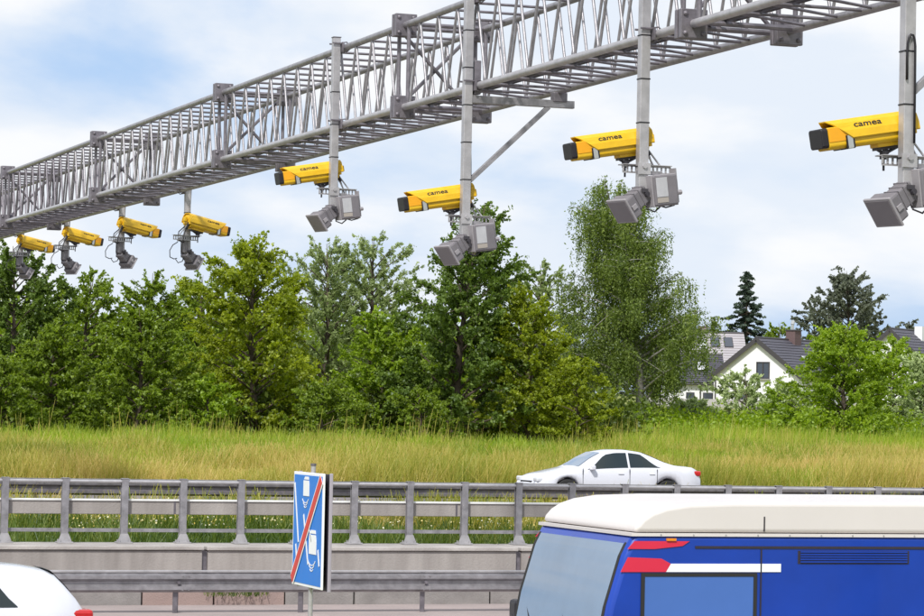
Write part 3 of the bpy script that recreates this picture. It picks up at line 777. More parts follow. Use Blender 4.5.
# ------------------------------------------------------------------ blue van
VX, VY = 8.62, 21.0
van = thing('blue_van', (VX, VY+1.0, -.02), 'tall blue and white delivery van at lower right', 'van')
VL = 6.6
def vprism(poly, y0, y1, name, m, bevel=0, parent=van, seg=3):
    return MB().prism(poly, y0, y1, ((0, 0, 0), (1, 0, 0), (0, 0, 1), (0, 1, 0))).build(name, m, parent, bevel=bevel, seg=seg, smooth=bool(bevel))
arch = lambda xc: [(xc+.46*math.cos(a), .42+.46*math.sin(a)) for a in np.linspace(math.pi, 0, 10)]
low = [(0.0, .40), (-.03, .75), (.03, 1.25), (.12, 1.75), (.24, 2.15), (.33, 2.325), (VL, 2.325), (VL, .40)]+arch(5.2)[::-1]+arch(.98)[::-1]
vprism(low, -1.0, 1.0, 'body', vanblue, .05)
roofp_ = [(.33, 2.33), (.35, 2.385), (.40, 2.44), (.48, 2.49), (.60, 2.53), (.80, 2.56), (1.2, 2.575), (3.2, 2.585), (VL, 2.585), (VL, 2.33)]
vprism(roofp_, -1.0, 1.0, 'roof', vanwhite, .10, seg=5)
for x in (1.45, 2.95, 4.45):
    for s_ in (-1, 1): MB().box((x, s_*1.0005, 2.40), (.012, .006, .12)).build('roof_seam', trim, van)
for k in range(22):
    for s_ in (-1, 1): MB().tube([(.55+k*.28, s_*1.012, 2.3125), (.55+k*.28, s_*1.016, 2.3125)], .007, 6).build('rivet', galvl, van)
vprism([(.30, 2.300), (VL+.01, 2.300), (VL+.01, 2.325), (.30, 2.325)], -1.012, 1.012, 'gutter', vanwhite)
vprism([(.85, 2.205), (VL-.2, 2.205), (VL-.2, 2.225), (.85, 2.225)], -1.006, -1.0, 'sliding_rail', signback)
# windscreen
b = MB(); A_ = [(.045, 1.28), (.13, 1.74), (.25, 2.14), (.30, 2.24)]
vs = [(x-.018, y, z) for x, z in A_ for y in np.linspace(-.9, .9, 7)]
b.add(vs, [(i*7+k, i*7+k+1, (i+1)*7+k+1, (i+1)*7+k) for i in range(3) for k in range(6)]).build('windscreen', glassreflect, van, smooth='full')
# side glazing, stripe, graphics (both sides)
for s_ in (-1, 1):
    y0, y1 = (s_*1.001, s_*1.007)
    f_ = lambda poly, nm, m_, d=0: MB().prism(poly, y0+s_*d, y1+s_*d, ((0, 0, 0), (1, 0, 0), (0, 0, 1), (0, 1, 0))).build(nm, m_, van)
    f_([(.42, 1.30), (.42, 1.985), (1.36, 1.985), (1.36, 1.30)], 'van_side_window', vanreflect)  # window glass, the reflected sky is in its colour
    f_([(.60, 2.02), (1.60, 2.02), (1.60, 2.085), (.64, 2.085)], 'white_stripe', signwhite)
    f_([(.27, 2.200), (.33, 2.262), (.80, 2.262), (.74, 2.225), (.50, 2.200)], 'red_graphic', vanred)
    f_([(.215, 2.02), (.275, 2.135), (.56, 2.125), (.64, 2.085), (.60, 2.02)], 'red_graphic', vanred, .0015)
    f_([(1.75, 2.085), (1.75, 2.19), (2.75, 2.19), (2.75, 2.085)], 'vent_recess', signback, -.004)
    for kk in range(5): f_([(1.77, 2.095+kk*.02), (1.77, 2.107+kk*.02), (2.73, 2.107+kk*.02), (2.73, 2.095+kk*.02)], 'vent_slat', vanblue, .006)
    for x in (1.42, 2.9, 4.4): f_([(x, .5), (x, 2.2), (x+.012, 2.2), (x+.012, .5)], 'door_seam', signback)
    MB().box((1.30, s_*1.02, 1.15), (.18, .04, .035)).build('door_handle', black, van, bevel=.008)
    MB().box((.18, s_*1.13, 1.50), (.12, .18, .32)).build('mirror', black, van, bevel=.03)
    MB().box((.03, s_*.78, .95), (.14, .34, .22)).build('headlight', headl, van, bevel=.03)
    MB().box((VL, s_*.92, 1.0), (.05, .12, .45)).build('tail_light', redlens, van, bevel=.02)
    for wc in (.98, 5.2):
        wh = MB().tube([(wc, s_*.74, .36), (wc, s_*.97, .36)], .36, 28).build('wheel', rubber, van, smooth=True, bevel=.02)
        MB().tube([(wc, s_*.96, .36), (wc, s_*.98, .36)], .21, 20).build('rim', alloy, wh, smooth=True)
for s_ in (-1, 1):
    fr_ = ((0, 0, 0), (1, 0, 0), (0, 0, 1), (0, 1, 0)); b = MB()
    for (xa_, za_, xb_, zb_) in ((.39, 1.27, 1.39, 1.30), (.39, 1.985, 1.39, 2.012), (.39, 1.30, .42, 1.985), (1.36, 1.30, 1.39, 1.985)):
        b.prism([(xa_, za_), (xb_, za_), (xb_, zb_), (xa_, zb_)], s_*1.001, s_*1.012, fr_)
    b.build('window_seal', rubber, van)
    MB().prism([(.60, 2.265), (.68, 2.265), (.68, 2.285), (.60, 2.285)], s_*1.0, s_*1.02, fr_).build('marker_lamp', amber, van)
    for x in (3.6, 5.9): MB().prism([(x, 2.262), (x+.09, 2.262), (x+.09, 2.286), (x, 2.286)], s_*1.0, s_*1.02, fr_).build('marker_lamp', amber, van)
    MB().prism([(1.7, 1.62), (6.3, 1.62), (6.3, 1.66), (1.7, 1.66)], s_*1.0, s_*1.016, fr_).build('side_moulding', black, van, bevel=.005)
for y in (-.45, .35): MB().bar((.03, y, 1.34), (.13, y+.5, 1.72), .02, .03).build('wiper', black, van)
for s_ in (-1, 1): MB().tube([(.04, s_*.925, 1.28), (.125, s_*.925, 1.74), (.245, s_*.925, 2.14), (.30, s_*.925, 2.24)], .022, 6).build('windscreen_seal', rubber, van)
MB().box((-.03, 0, .55), (.12, 1.9, .26)).build('bumper', black, van, bevel=.04)
MB().box((-.02, 0, .95), (.05, 1.1, .20)).build('grille', black, van, bevel=.02)
MB().box((VL/2, 0, .42), (VL-.3, 1.6, .16)).build('chassis', black, van)

# ------------------------------------------------------------------ vegetation
def fast_mesh(name, verts, k, tint, m, parent=None, loc=None):
    """verts (N*k,3): N separate k-gons; tint (N,) stored per face"""
    N = len(verts)//k
    me_ = bpy.data.meshes.new(name)
    me_.vertices.add(N*k); me_.vertices.foreach_set('co', verts.astype(np.float32).ravel())
    me_.loops.add(N*k); me_.loops.foreach_set('vertex_index', np.arange(N*k, dtype=np.int32))
    me_.polygons.add(N); me_.polygons.foreach_set('loop_start', (np.arange(N)*k).astype(np.int32)); me_.polygons.foreach_set('loop_total', np.full(N, k, dtype=np.int32))
    me_.update(calc_edges=True)
    a = me_.attributes.new('tint', 'FLOAT', 'FACE'); a.data.foreach_set('value', np.clip(tint, 0, 1).astype(np.float32))
    me_.materials.append(m)
    o = bpy.data.objects.new(name, me_); C.objects.link(o)
    if parent: o.parent = parent
    if loc is not None: o.location = loc
    return o
def leaf_verts(rng, pos, size, elong=1.7, flat=.5, hang=0.0):
    N = len(pos)
    n = rng.normal(size=(N, 3)); n[:, 2] = n[:, 2]*(1-flat)+flat*1.6; n /= np.linalg.norm(n, axis=1)[:, None]
    t = rng.normal(size=(N, 3)); t[:, 2] -= hang; t -= n*(t*n).sum(1)[:, None]; t /= np.linalg.norm(t, axis=1)[:, None]
    b = np.cross(n, t); L_ = size[:, None]*.5*elong; W_ = size[:, None]*.5
    v = np.stack([pos-t*L_, pos+b*W_, pos+t*L_*1.1, pos-b*W_], 1)
    return v.reshape(-1, 3)

def tree(name, px, top_py, hw_px, Y, kind, label, leaves, leaf=.12, prof=None, limbs=34, base=.08, apex=0.0, style='broad', group='trees behind the motorway', barkm=None, seed=1, spread=.20, trunk=.11):
    rng = np.random.default_rng(seed)
    P0 = at(px, 420, Y); X = P0.x; z0 = ground_z(Y, X)
    P1 = at(px+0, top_py, Y); H = P1.z-z0
    ppm = (at(px+10, 420, Y)-at(px, 420, Y)).length/10        # metres per photo pixel
    Rm = hw_px*ppm
    dx_top = (apex)*ppm
    t = thing(name, (X, Y, z0-.1), label, 'tree', group)
    if prof is None: prof = [(0, .55), (.12, .85), (.3, 1.0), (.55, .88), (.75, .62), (.9, .33), (1, .06)]
    ph = np.array([p[0] for p in prof]); pr_ = np.array([p[1] for p in prof])
    def Rad(h): return np.interp(h, ph, pr_)*Rm
    lob = rng.uniform(0, 2*math.pi, 6); la = rng.uniform(.08, .22, 6)
    def lobes(a, h): return 1+la[0]*math.sin(2*a+lob[0]+h*3)+la[1]*math.sin(3*a+lob[1]-h*6)+la[2]*math.sin(5*a+lob[2]+h*9)
    nodes = []; tb = MB()
    bend = [rng.normal(0, .25) for _ in range(3)]
    def axis(h): return Vector((dx_top*h**1.5+bend[0]*math.sin(h*3), bend[1]*math.sin(h*2.5), h*H*.97))
    r0 = H*.016+trunk*.5
    tb.tube([axis(i/9) for i in range(10)], [r0*(1.25 if i == 0 else 1)*(1-i/9.6) for i in range(10)], 9)
    segs = []
    limbs = int(limbs*1.5)
    for k in range(limbs):
        h1 = base+(1-base)*((k+.5+rng.uniform(-.4, .4))/limbs)**.85
        h1 = min(.985, max(.02, h1))
        a = k*2.39996+rng.uniform(-.5, .5)
        rad = float(Rad(h1))*lobes(a, h1)*rng.uniform(.72, 1.05)
        if style == 'spruce': hs = h1+.03; rise = -.04
        elif style == 'birch': hs = max(.1, h1-.12); rise = 0
        else: hs = max(.05, h1-.10-.15*rng.random()*(1-h1)); rise = 0
        p0 = axis(min(.97, hs)); c_ = axis(h1); p2 = Vector((c_.x+rad*math.cos(a), c_.y+rad*math.sin(a), h1*H))
        if style == 'spruce': p2.z -= rad*.25
        pm = p0.lerp(p2, .5)+Vector((0, 0, .10*rad if style != 'spruce' else -.03*rad))
        pts = [p0.lerp(pm, s).lerp(pm.lerp(p2, s), s) for s in (0, .25, .5, .75, 1)]
        rl = max(.018, r0*.42*(1-h1*.6))
        tb.tube(pts, [rl, rl*.8, rl*.6, rl*.4, rl*.15], 5, cap=False)
        segs.append((pts, rad, h1))
        # side twigs
        for j in range(3):
            s = rng.uniform(.35, .95); q0 = pts[0].lerp(pts[-1], s) if s > .9 else pts[int(s*4)]
            d = Vector(rng.normal(size=3)); d.z = abs(d.z)*.5; q1 = q0+d.normalized()*rad*rng.uniform(.2, .45)
            tb.tube([q0, q0.lerp(q1, .5)+Vector((0, 0, .05)), q1], [rl*.3, rl*.2, rl*.1], 4, cap=False)
            segs.append(([q0, q0, q0.lerp(q1, .5), q1, q1], rad*.5, h1))
    me_t = tb.build('trunk', barkm or bark, t, smooth='full')
    # leaf clumps along the outer part of limbs and twigs
    wts = np.array([max(.25, s[1]) for s in segs]); wts = wts/wts.sum()
    leaves = int(leaves*2.3); leaf *= .66; spread *= .72
    ncl = max(160, leaves//26) if style != 'birch' else leaves//60; limbs_ = limbs
    pos = []; tint = []
    pick = rng.choice(len(segs), ncl, p=wts)
    for i in pick:
        pts, rad, h1 = segs[i]
        s = .30+.75*rng.random()**.8; k = min(3, int(s*4)); fr_ = min(1.15, s*4-k)
        c = np.array(pts[k].lerp(pts[k+1], fr_)) if k < 4 else np.array(pts[-1])
        cr_ = max(.20, spread*Rm*rng.uniform(.45, 1.0))
        m_ = int(leaves/ncl*rng.uniform(.5, 1.5))
        g_ = rng.normal(size=(m_, 3)); g_ /= (np.linalg.norm(g_, axis=1)[:, None]+1e-6); g_ *= rng.random(m_)[:, None]**.5*cr_
        if style == 'birch':
            ln_ = rng.uniform(1.0, 2.9); st_ = rng.integers(0, 7, m_)
            off = rng.normal(size=(7, 2))*cr_*.5
            g_[:, :2] = off[st_]+rng.normal(size=(m_, 2))*.045; g_[:, 2] = -rng.random(m_)*ln_*(.5+.5*(st_/6))+.15
        elif style == 'spruce':
            g_[:, 2] *= .28; g_[:, 2] -= .10*np.linalg.norm(g_[:, :2], axis=1)
        else:
            out_ = np.array([c[0], c[1], 0]); nn = np.linalg.norm(out_)+1e-6
            d_ = out_/nn*rng.uniform(.5, 1.0)+np.array([0, 0, (rng.uniform(-.25, .9) if style != 'willow' else rng.uniform(.1, 1.3))*(.5+h1)])+rng.normal(0, .3, 3); d_ /= np.linalg.norm(d_)
            ln_ = cr_*rng.uniform(1.2, 2.3); tt = rng.random(m_)
            g_ = g_*.42*(1-.55*tt)[:, None]+d_[None, :]*((tt-.25)*ln_)[:, None]; g_[:, 2] -= .25*ln_*np.maximum(0, tt-.5)**2*2
        p = c+g_
        pos.append(p); tint.append(np.full(m_, rng.normal(.48, .17))+rng.normal(0, .13, m_))
    pos = np.concatenate(pos); tint = np.concatenate(tint)
    keep_ = pos[:, 2] > .15; pos, tint = pos[keep_], tint[keep_]
    size = leaf*rng.uniform(.6, 1.35, len(pos))
    vv = leaf_verts(rng, pos, size, 2.2 if style in ('birch', 'willow') else 1.6, .1 if style in ('birch', 'willow') else .45, 1.2 if style == 'birch' else .2)
    fast_mesh('crown', vv, 4, tint, LF[kind], t)
    return t

BUSH = [(0, .75), (.2, 1.0), (.5, .95), (.75, .7), (.92, .38), (1, .1)]
CONE = [(0, .9), (.15, 1.0), (.4, .82), (.7, .5), (.9, .2), (1, .03)]
TALL = [(0, .25), (.12, .55), (.3, .95), (.5, 1.0), (.7, .92), (.88, .62), (1, .18)]
ROUND = [(0, .3), (.15, .6), (.35, .9), (.6, 1.0), (.8, .85), (.93, .5), (1, .15)]
GB = 'bushes and trees of the thicket behind the meadow'
# back row
tree('broadleaf_tree', 8, 238, 58, 139, 'dark', 'tall dark green tree at the left edge behind the leftmost camera', 26000, .14, TALL, 40, seed=11, group=GB)
tree('broadleaf_tree', 92, 268, 52, 146, 'mid', 'green tree with a loose top under the second camera from the left', 17000, .13, ROUND, 34, seed=12, group=GB)
tree('broadleaf_tree', 150, 266, 48, 148, 'mid', 'green tree under the third camera from the left', 16000, .13, ROUND, 34, seed=13, group=GB)
tree('broadleaf_tree', 200, 270, 42, 150, 'mid', 'green tree just left of the big yellow green tree', 14000, .13, ROUND, 34, seed=14, group=GB)
tree('willow_tree', 322, 236, 54, 152, 'willow', 'grey green willow rising behind the yellow green tree', 15000, .115, ROUND, 40, seed=15, style='willow', group=GB)
tree('willow_tree', 368, 230, 56, 154, 'willow', 'taller grey green willow left of the dark tree', 15000, .115, ROUND, 40, seed=16, style='willow', group=GB)
tree('broadleaf_tree', 535, 258, 44, 158, 'willow', 'greyish tree between the dark tree and the birch', 12000, .14, TALL, 34, seed=17, group=GB)
# front row
tree('broadleaf_tree', 258, 230, 82, 134, 'yellow', 'big airy yellow green tree left of the picture centre', 30000, .14, [(0, .75), (.15, .95), (.35, 1.0), (.55, .85), (.75, .62), (.9, .34), (1, .04)], 46, seed=21, apex=-6, group=GB)
tree('broadleaf_tree', 372, 306, 52, 134, 'light', 'light green rounded tree in front of the willows', 20000, .13, BUSH, 36, seed=22, group=GB)
tree('broadleaf_tree', 455, 194, 76, 132, 'dark', 'tall dark green tree at the picture centre with a thin leader', 34000, .15, [(0, .8), (.15, 1.0), (.4, .98), (.6, .82), (.78, .58), (.9, .34), (1, .10)], 50, seed=23, apex=28, group=GB)
tree('broadleaf_tree', 528, 282, 62, 131, 'yellow', 'yellow green tree sloping down right of the dark tree', 25000, .13, [(0, 1.0), (.2, 1.0), (.5, .75), (.75, .5), (.9, .28), (1, .05)], 40, seed=24, apex=-8, group=GB)
tree('bush', 572, 362, 36, 129, 'yellow', 'low yellow green bush at the right end of the thicket', 9000, .12, BUSH, 24, seed=25, group=GB)
tree('birch_tree', 640, 174, 80, 152, 'birch', 'tall drooping birch with gaps in its crown beside the house', 50000, .10, [(0, .1), (.22, .4), (.33, 1.0), (.45, 1.0), (.6, .74), (.78, .58), (.92, .42), (1, .14)], 46, base=.24, seed=26, style='birch', barkm=barkb, apex=-40, group=GB)
tree('broadleaf_tree', 60, 318, 50, 131, 'mid', 'green bushy tree at the lower left below the leftmost camera', 18000, .13, BUSH, 34, seed=27, group=GB)
tree('broadleaf_tree', 135, 302, 56, 130, 'mid', 'wide green bushy tree left of the yellow green tree', 22000, .13, BUSH, 38, seed=28, group=GB)
tree('bush', 6, 352, 42, 128, 'mid', 'low dark bush cut by the left edge', 11000, .12, BUSH, 24, seed=29, group=GB)
tree('bush', 205, 372, 38, 129, 'light', 'low green bush at the foot of the yellow green tree', 9000, .12, BUSH, 22, seed=30, group=GB)
tree('bush', 325, 378, 40, 129, 'mid', 'low green bush below the light green tree', 9000, .12, BUSH, 22, seed=31, group=GB)
tree('bush', 415, 385, 36, 129, 'mid', 'low bush at the left foot of the dark tree', 8000, .12, BUSH, 22, seed=32, group=GB)
tree('broadleaf_tree', -62, 290, 60, 134, 'mid', 'green tree just beyond the left edge', 14000, .13, ROUND, 34, seed=35, group=GB)
GS = 'bushes in front of the houses'
tree('bush', 742, 366, 40, 158, 'silver', 'silvery willow bush in front of the white gable', 4200, .13, BUSH, 26, seed=41, style='willow', group=GS)
tree('bush', 694, 398, 34, 156, 'silver', 'low silvery bush before the grey garden wall', 5000, .12, BUSH, 20, seed=42, style='willow', group=GS)
tree('bush', 788, 382, 40, 155, 'silver', 'low silvery bush left of the bright green bush', 9000, .12, BUSH, 22, seed=43, style='willow', group=GS)
tree('broadleaf_tree', 846, 322, 58, 150, 'light', 'bright green rounded tree right of the white gable', 26000, .13, [(0, 1.1), (.2, 1.0), (.5, .9), (.75, .6), (.92, .32), (1, .08)], 40, seed=44, group=GS)
tree('broadleaf_tree', 895, 334, 48, 158, 'light', 'smaller light green tree near the right edge', 17000, .13, BUSH, 28, seed=45, group=GS)
tree('bush', 924, 352, 40, 152, 'silver', 'silvery willow bush at the right edge', 11000, .13, BUSH, 26, seed=46, style='willow', group=GS)
tree('bush', 640, 404, 34, 150, 'light', 'low green bush under the birch', 6000, .12, BUSH, 20, seed=47, group=GS)
tree('broadleaf_tree', 985, 350, 50, 152, 'light', 'light green tree just beyond the right edge', 11000, .13, BUSH, 28, seed=48, group=GS)
GF = 'far trees beyond the houses'
tree('spruce_tree', 746, 268, 30, 300, 'spruce', 'dark pointed spruce behind the houses', 12000, .30, CONE, 44, seed=51, style='spruce', group=GF)
tree('broadleaf_tree', 843, 266, 40, 300, 'far', 'tall greyish tree behind the roof on the right', 16000, .28, TALL, 38, seed=52, group=GF)
tree('broadleaf_tree', 812, 292, 22, 310, 'far', 'slimmer greyish tree left of the tall one', 7000, .28, TALL, 26, seed=53, group=GF)
tree('broadleaf_tree', 868, 300, 20, 305, 'far', 'greyish tree right of the tall one', 6000, .28, TALL, 26, seed=54, group=GF)
tree('broadleaf_tree', 778, 320, 26, 290, 'mid', 'round dark green tree right of the spruce', 6000, .26, BUSH, 22, seed=55, group=GF)
tree('broadleaf_tree', 822, 326, 30, 262, 'light', 'bright green tree right behind the chimney', 7000, .24, BUSH, 24, seed=56, group=GF)
tree('broadleaf_tree', 712, 320, 26, 310, 'far', 'far tree left of the spruce', 5000, .28, BUSH, 22, seed=57, group=GF)
tree('broadleaf_tree', 908, 318, 24, 320, 'far', 'far tree above the right roof', 5000, .28, BUSH, 22, seed=58, group=GF)
tree('broadleaf_tree', 940, 322, 24, 320, 'far', 'far tree beyond the right edge', 4000, .28, BUSH, 22, seed=59, group=GF)

def mass(name, x0, x1, y0, y1, hfun, n, leaf, kind, label, seed, step=1.0):
    """continuous thicket: leaves filling lumpy mounds"""
    rng = np.random.default_rng(seed)
    ncl = n//45; pos = []; tint = []
    for i in range(ncl):
        x = rng.uniform(x0, x1); y = rng.uniform(y0, y1); g_ = ground_z(y, x)
        hh = hfun(x, y); z = g_+hh*rng.random()**.7
        c = rng.normal(size=(45, 3))*np.array([leaf*3.2, leaf*3.2, leaf*2.2])+np.array([x, y, z]); c[:, 2] = np.maximum(c[:, 2], g_+.02)
        pos.append(c); tint.append(np.full(45, rng.normal(.45, .2))+rng.normal(0, .12, 45))
    pos = np.concatenate(pos); tint = np.concatenate(tint)
    o = fast_mesh(name, leaf_verts(rng, pos, leaf*rng.uniform(.6, 1.3, len(pos))), 4, tint, LF[kind])
    return tag(o, label, 'undergrowth', kind='stuff')
hf = lambda x, y: (1.6+1.3*noise.noise(Vector((x*.25, y*.2, 1))))
mass('undergrowth', 18, 58, 133, 140, lambda x, y: max(.6, 2.2+1.8*noise.noise(Vector((x*.3, y*.2, 1)))), 42000, .16, 'under', 'dark undergrowth filling the foot of the thicket', 61)
mass('woodland', -30, 62, 160, 172, lambda x, y: max(2, 5.6+2.5*noise.noise(Vector((x*.12, y*.1, 5)))), 80000, .22, 'mid', 'dense woodland closing the gaps behind the thicket', 62)
mass('woodland', 90, 260, 335, 350, lambda x, y: max(3, 6.0+2.5*noise.noise(Vector((x*.06, y*.1, 9)))), 45000, .5, 'far', 'distant belt of trees behind the houses', 63)
mass('shrubs', 62, 84, 146, 162, lambda x, y: max(.3, 1.0+.9*noise.noise(Vector((x*.3, y*.2, 7)))), 26000, .13, 'light', 'low green shrubs in front of the houses', 64)

_tab = np.random.default_rng(99).random((64, 64))*1.5-.75
def wob(x, y, s_, o_):
    u = x*s_+o_*7.3+1000; v_ = y*s_*.6+o_*3.1+1000
    i = np.floor(u).astype(int); j = np.floor(v_).astype(int); fu_ = u-i; fv_ = v_-j; fu_ = fu_*fu_*(3-2*fu_); fv_ = fv_*fv_*(3-2*fv_)
    t_ = lambda a, b_: _tab[a % 64, b_ % 64]
    return (t_(i, j)*(1-fu_)+t_(i+1, j)*fu_)*(1-fv_)+(t_(i, j+1)*(1-fu_)+t_(i+1, j+1)*fu_)*fv_
_gx = np.arange(-40, 162, 2.0); _gy = np.arange(40, 170, 2.0)
_gt = np.array([[ground_z(b_, a_) for b_ in _gy] for a_ in _gx])
def gz(x, y):
    u = np.clip((x+40)/2, 0, len(_gx)-1.001); v_ = np.clip((y-40)/2, 0, len(_gy)-1.001); i = u.astype(int); j = v_.astype(int); a = u-i; b_ = v_-j
    return (_gt[i, j]*(1-a)+_gt[i+1, j]*a)*(1-b_)+(_gt[i, j+1]*(1-a)+_gt[i+1, j+1]*a)*b_
def grass(name, label, n, x0, x1, y0, y1, hmin, hmax, wdt, kind, seed, dens=None, lean=.35, cat='grass', tint_f=None):
    rng = np.random.default_rng(seed)
    y = rng.uniform(y0, y1, n); xa_ = x0(y) if callable(x0) else x0; xb_ = x1(y) if callable(x1) else x1
    x = xa_+(xb_-xa_)*rng.random(n)
    if dens is not None:
        keep_ = rng.random(n) < dens(x, y); x, y = x[keep_], y[keep_]; n = len(x)
    z = gz(x, y)
    hgt = (hmin+(hmax-hmin)*rng.random(n)**1.6)*np.clip(1+wob(x, y, .7, 21)*.7, .3, 1.6); a = rng.uniform(0, math.pi, n); wv = np.stack([np.cos(a), np.sin(a)*.4, np.zeros(n)], 1)*wdt*rng.uniform(.6, 1.4, n)[:, None]
    base_ = np.stack([x, y, z-.02], 1)
    tip = base_+np.stack([rng.normal(.08, lean, n)*hgt, rng.normal(0, lean, n)*hgt, hgt], 1)
    mid = base_*.45+tip*.55+np.stack([np.zeros(n), np.zeros(n), hgt*.08], 1)
    v = np.stack([base_-wv, base_+wv, tip+wv*.5, tip-wv*.5], 1).reshape(-1, 3)
    ti = rng.normal(.45, .22, n)+wob(x, y, 1.3, 31)*.35
    if tint_f is not None: ti = ti+tint_f(x, y)
    o = fast_mesh(name, v, 4, ti, LF[kind]); return tag(o, label, cat, kind='stuff')
mix_ = lambda x, y: wob(x, y, .09, 2)*34+wob(x, y, .35, 12)*26+np.clip((.27-x/y)*110, -4, 14)
tanl = lambda k: (lambda y: y*k)
XL = lambda y: y*math.tan(YAW-.20); XR = lambda y: y*math.tan(YAW+.20)
# green belt in front of the trees, straw coloured belt nearer the road, patches of each in the other
grass('green_grass', 'tall green grass along the foot of the trees', 375000, XL, XR, 88, 150, .22, .80, .011, 'grassg', 71,
      dens=lambda x, y: np.clip((y-107+mix_(x, y))/12, .16, 1), tint_f=lambda x, y: wob(x, y, .25, 6)*.5)
grass('straw_grass', 'ripening yellow grass on the verge beyond the far carriageway', 430000, XL, XR, 87, 118, .25, .90, .009, 'grassy', 72,
      dens=lambda x, y: np.clip(1-(y-110+mix_(x, y))/12, .08, 1), tint_f=lambda x, y: wob(x, y, .18, 8)*.6)
grass('tall_stems', 'brownish dry weed stems along the foot of the thicket', 9000, XL, XR, 116, 131, .7, 1.5, .011, 'grassy', 77, dens=lambda x, y: np.clip(.25+wob(x, y, .3, 41)*1.6, 0, 1), lean=.12, cat='weeds')
grass('dark_weeds', 'darker broad weeds scattered in patches over the verge', 26000, XL, XR, 88, 128, .3, .8, .028, 'mid', 78, dens=lambda x, y: np.clip(wob(x, y, .22, 51)*3-.6, 0, 1), lean=.5, cat='weeds')
grass('median_weeds', 'green weeds in the median behind the railing', 90000, lambda y: y*math.tan(YAW-.205), lambda y: y*math.tan(YAW+.205), 49.0, 60.6, .15, .50, .012, 'weeds', 73,
      dens=lambda x, y: np.clip(.55+wob(x, y, .6, 4)*1.6, .1, 1), tint_f=lambda x, y: (y-55)*.05+wob(x, y, .5, 3)*.4, cat='weeds')
def flowers(n, seed):
    rng = np.random.default_rng(seed); y = rng.uniform(52, 61, n); x = np.tan(rng.uniform(YAW-.18, YAW+.18, n))*y
    k = wob(x, y, .5, 11) > -.05; x, y = x[k], y[k]
    z = gz(x, y)+rng.uniform(.3, .6, len(x))
    o = fast_mesh('flowers', leaf_verts(rng, np.stack([x, y, z], 1), rng.uniform(.02, .05, len(x)), 1.1, .6), 4, rng.random(len(x)), LF['flower'])
    tag(o, 'small pale flowers among the median weeds', 'flowers', kind='stuff')
grass('dry_median_grass', 'dry yellowish grass at the far side of the median', 30000, lambda y: y*math.tan(YAW-.205), lambda y: y*math.tan(YAW+.205), 55.5, 61.2, .35, .75, .010, 'grassy', 76,
      dens=lambda x, y: np.clip(.6+wob(x, y, .5, 14)*1.3, .25, 1), tint_f=lambda x, y: wob(x, y, .5, 3)*.5)
flowers(2600, 74)
# a few weeds at the foot of the wall
grass('wall_weeds', 'few weeds at the foot of the concrete wall', 260, 12.2, 13.3, 46.6, 46.85, .06, .2, .008, 'weeds', 75, cat='weeds')

# ------------------------------------------------------------------ houses
def house(name, px, Y, rz, Wd, Ln, eave, ridge, label, roof_m, gable_windows, sink=0, over=.35):
    """gable at local y=0 facing -y, ridge along +y; x across"""
    P = at(px, 405, Y); z0 = ground_z(Y, P.x)-sink
    t = thing(name, (P.x, Y, z0), label, 'house', 'houses behind the trees', rz)
    hw = Wd/2
    MB().prism([(-hw, -.3), (hw, -.3), (hw, eave), (0, ridge), (-hw, eave)], 0, Ln, ((0, 0, 0), (1, 0, 0), (0, 0, 1), (0, 1, 0))).build('wall', plaster, t)
    sl = (ridge-eave)/hw; th = .22; rows_n = 14
    rf = None
    for s_ in (-1, 1):
        b = MB()
        Lr = math.hypot(hw+over, (hw+over)*sl); d = Vector((s_, 0, -sl)).normalized(); n_ = Vector((s_*sl, 0, 1)).normalized()
        o0 = Vector((0, -over, ridge+.04))
        b.prism([(0, 0), (Lr, 0), (Lr, .12), (0, .12)], 0, Ln+2*over, (o0, d, n_, (0, 1, 0)))
        for k in range(rows_n):   # tile courses, each lapping the one below
            u0 = Lr*k/rows_n; u1 = Lr*(k+1)/rows_n
            b.prism([(u0, .121), (u1, .121), (u1+.03, .19), (u0, .145)], -.02, Ln+2*over+.02, (o0, d, n_, (0, 1, 0)))
        r_ = b.build('roof_slope', roof_m, t)
        b = MB(); b.prism([(0, -.20), (Lr+.03, -.20), (Lr+.03, .20), (0, .20)], -.08, -.025, (o0, d, n_, (0, 1, 0))); b.build('barge_board', trim, t)
        MB().tube([o0+d*(Lr+.06)+n_*.0, o0+d*(Lr+.06)+Vector((0, Ln+2*over, 0))], .09, 8).build('gutter', trim, t)
    MB().box((0, -.02, .25), (Wd+.04, .05, .55)).build('plinth', fencem, t)
    MB().tube([(-hw+.2, -.10, 0), (-hw+.2, -.10, eave-.1)], .06, 8).build('downpipe', trim, t)
    MB().tube([(0, -over, ridge+.22), (0, Ln+over, ridge+.22)], .11, 8).build('ridge_cap', trim, t)
    for (wx0, wz0, ww, wh) in gable_windows:
        f_ = MB()
        for q in ((wx0-ww/2, 0), (wx0+ww/2, 0), (wx0, 0)): f_.box((q[0], -.04, wz0+wh/2), (.09, .12, wh))
        for zz in (wz0, wz0+wh): f_.box((wx0, -.043, zz), (ww+.09, .125, .09))
        fo = f_.build('window', trim, t)
        MB().box((wx0, -.015, wz0+wh/2), (ww, .05, wh)).build('pane', winm, fo)
        MB().box((wx0, -.12, wz0-.09), (ww+.3, .25, .06)).build('sill', galvl, fo)
    return t
def roof_frame(Wd, eave, ridge, over=.35):
    hw = Wd/2; sl = (ridge-eave)/hw
    def f_(s_): 
        d = Vector((s_, 0, -sl)).normalized(); n_ = Vector((s_*sl, 0, 1)).normalized(); return Vector((0, 0, ridge+.04)), d, n_
    return f_
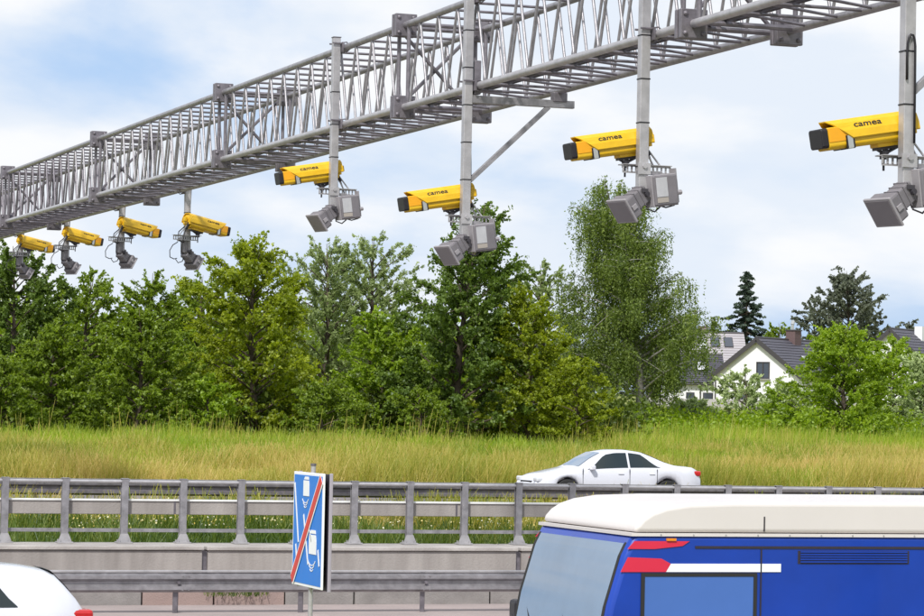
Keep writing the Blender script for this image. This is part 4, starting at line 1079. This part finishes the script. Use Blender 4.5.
def skylight(t, Wd, eave, ridge, s_, u, y, wdt, ln_, m_=None):
    o0, d, n_ = roof_frame(Wd, eave, ridge)(s_)
    c = o0+d*u+Vector((0, y, 0))+n_*.20
    rot = Matrix((d, Vector((0, 1, 0)), n_)).transposed()
    fo = MB().box(c, (ln_+.14, wdt+.14, .12), rot).build('skylight', trim, t)
    MB().box(c+n_*.062, (ln_, wdt, .02), rot).build('pane', m_ or skylm, fo)
# the white gable right of the birch
hA = house('house', 757, 232, R(-52), 8.6, 11, 3.6, 6.8, 'white house with a dark tiled roof, a square gable window and a chimney', roofm, [(.55, 3.45, 1.2, 1.4), (-1.5, .9, 1.2, 1.2)], sink=1.1)
b = MB().box((.25, 6.6, 7.1), (.9, 1.3, 1.5)).build('chimney', brickm, hA)
MB().box((.25, 6.6, 7.88), (1.05, 1.45, .10)).build('chimney_cap', trim, b)
MB().tube([(.25, 6.35, 7.9), (.25, 6.35, 8.4)], .13, 10).tube([(.25, 6.35, 8.4), (.25, 6.45, 8.75)], .17, 10).build('cowl', silver, b)
for yy in (4.6, 6.1, 8.6): skylight(hA, 8.6, 3.6, 6.8, 1, 3.2, yy, .8, 1.3)
# house with the pale roof between birch and gable
hB = house('house', 676, 262, R(-108), 8.6, 6.2, 3.9, 7.1, 'house with a pale sunlit roof and dark framed skylights behind the white gable', roofp, [], sink=.6)
for yy, u_ in ((2.3, 2.0), (3.6, 1.6), (4.9, 1.6)): skylight(hB, 8.6, 3.9, 7.1, 1, u_, yy, .75, 1.5, winm if yy > 3 else None)
MB().box((-.6, 2.5, 7.4), (.6, .8, 1.1)).build('chimney', brickm, hB)
# low wing left of the gable, its long side towards the road
hC = house('house', 664, 243, R(-108), 7.0, 4.9, 2.7, 5.0, 'low white wing with small windows and a dark roof beside the birch', roofm, [], sink=.9)
for yy, ww in ((2.0, .75), (3.6, .9)):
    fo = MB().box((3.53, yy, 1.35), (.10, ww, .75)).build('window', trim, hC); MB().box((3.59, yy, 1.35), (.02, ww-.16, .6)).build('pane', winm, fo)
MB().tube([(3.95, 2.9, 2.6), (3.6, 2.9, 2.2), (3.6, 2.9, 0)], .06, 8).build('downpipe', trim, hC)
skylight(hC, 7.0, 2.7, 5.0, 1, 2.0, 3.2, .8, 1.3)
# house at the right edge
hD = house('house', 890, 255, R(-50), 9.0, 12, 3.8, 7.6, 'dark roofed white house cut off by the right edge behind bushes', roofm, [(.3, 4.2, 1.2, 1.3)], sink=.3)
MB().box((.9, 5.4, 7.4), (.8, .9, 1.6)).build('chimney', plaster, hD)
for yy in (6.8, 8.2): skylight(hD, 9.0, 3.8, 7.6, 1, 2.6, yy, .8, 1.4)
# grey garden wall of single panels
p0 = at(648, 408, 222); gw = thing('garden_wall', (p0.x, 222, ground_z(222, p0.x)), 'low grey concrete garden wall in front of the low white wing', 'wall', None, R(-14))
pn = MB().box((0, 0, .0), (1.9, .12, 1.05)).build('panel', fencem, gw, bevel=.01); pn.location = (.95, 0, .1)
pp = MB().box((0, 0, 0), (.16, .18, 1.2)).build('post', fencem, gw); pp.location = (-.05, 0, .12)
for k in range(1, 5): share('panel', pn, gw, (.95+2.06*k, 0, .1)); share('post', pp, gw, (-.05+2.06*k, 0, .12))
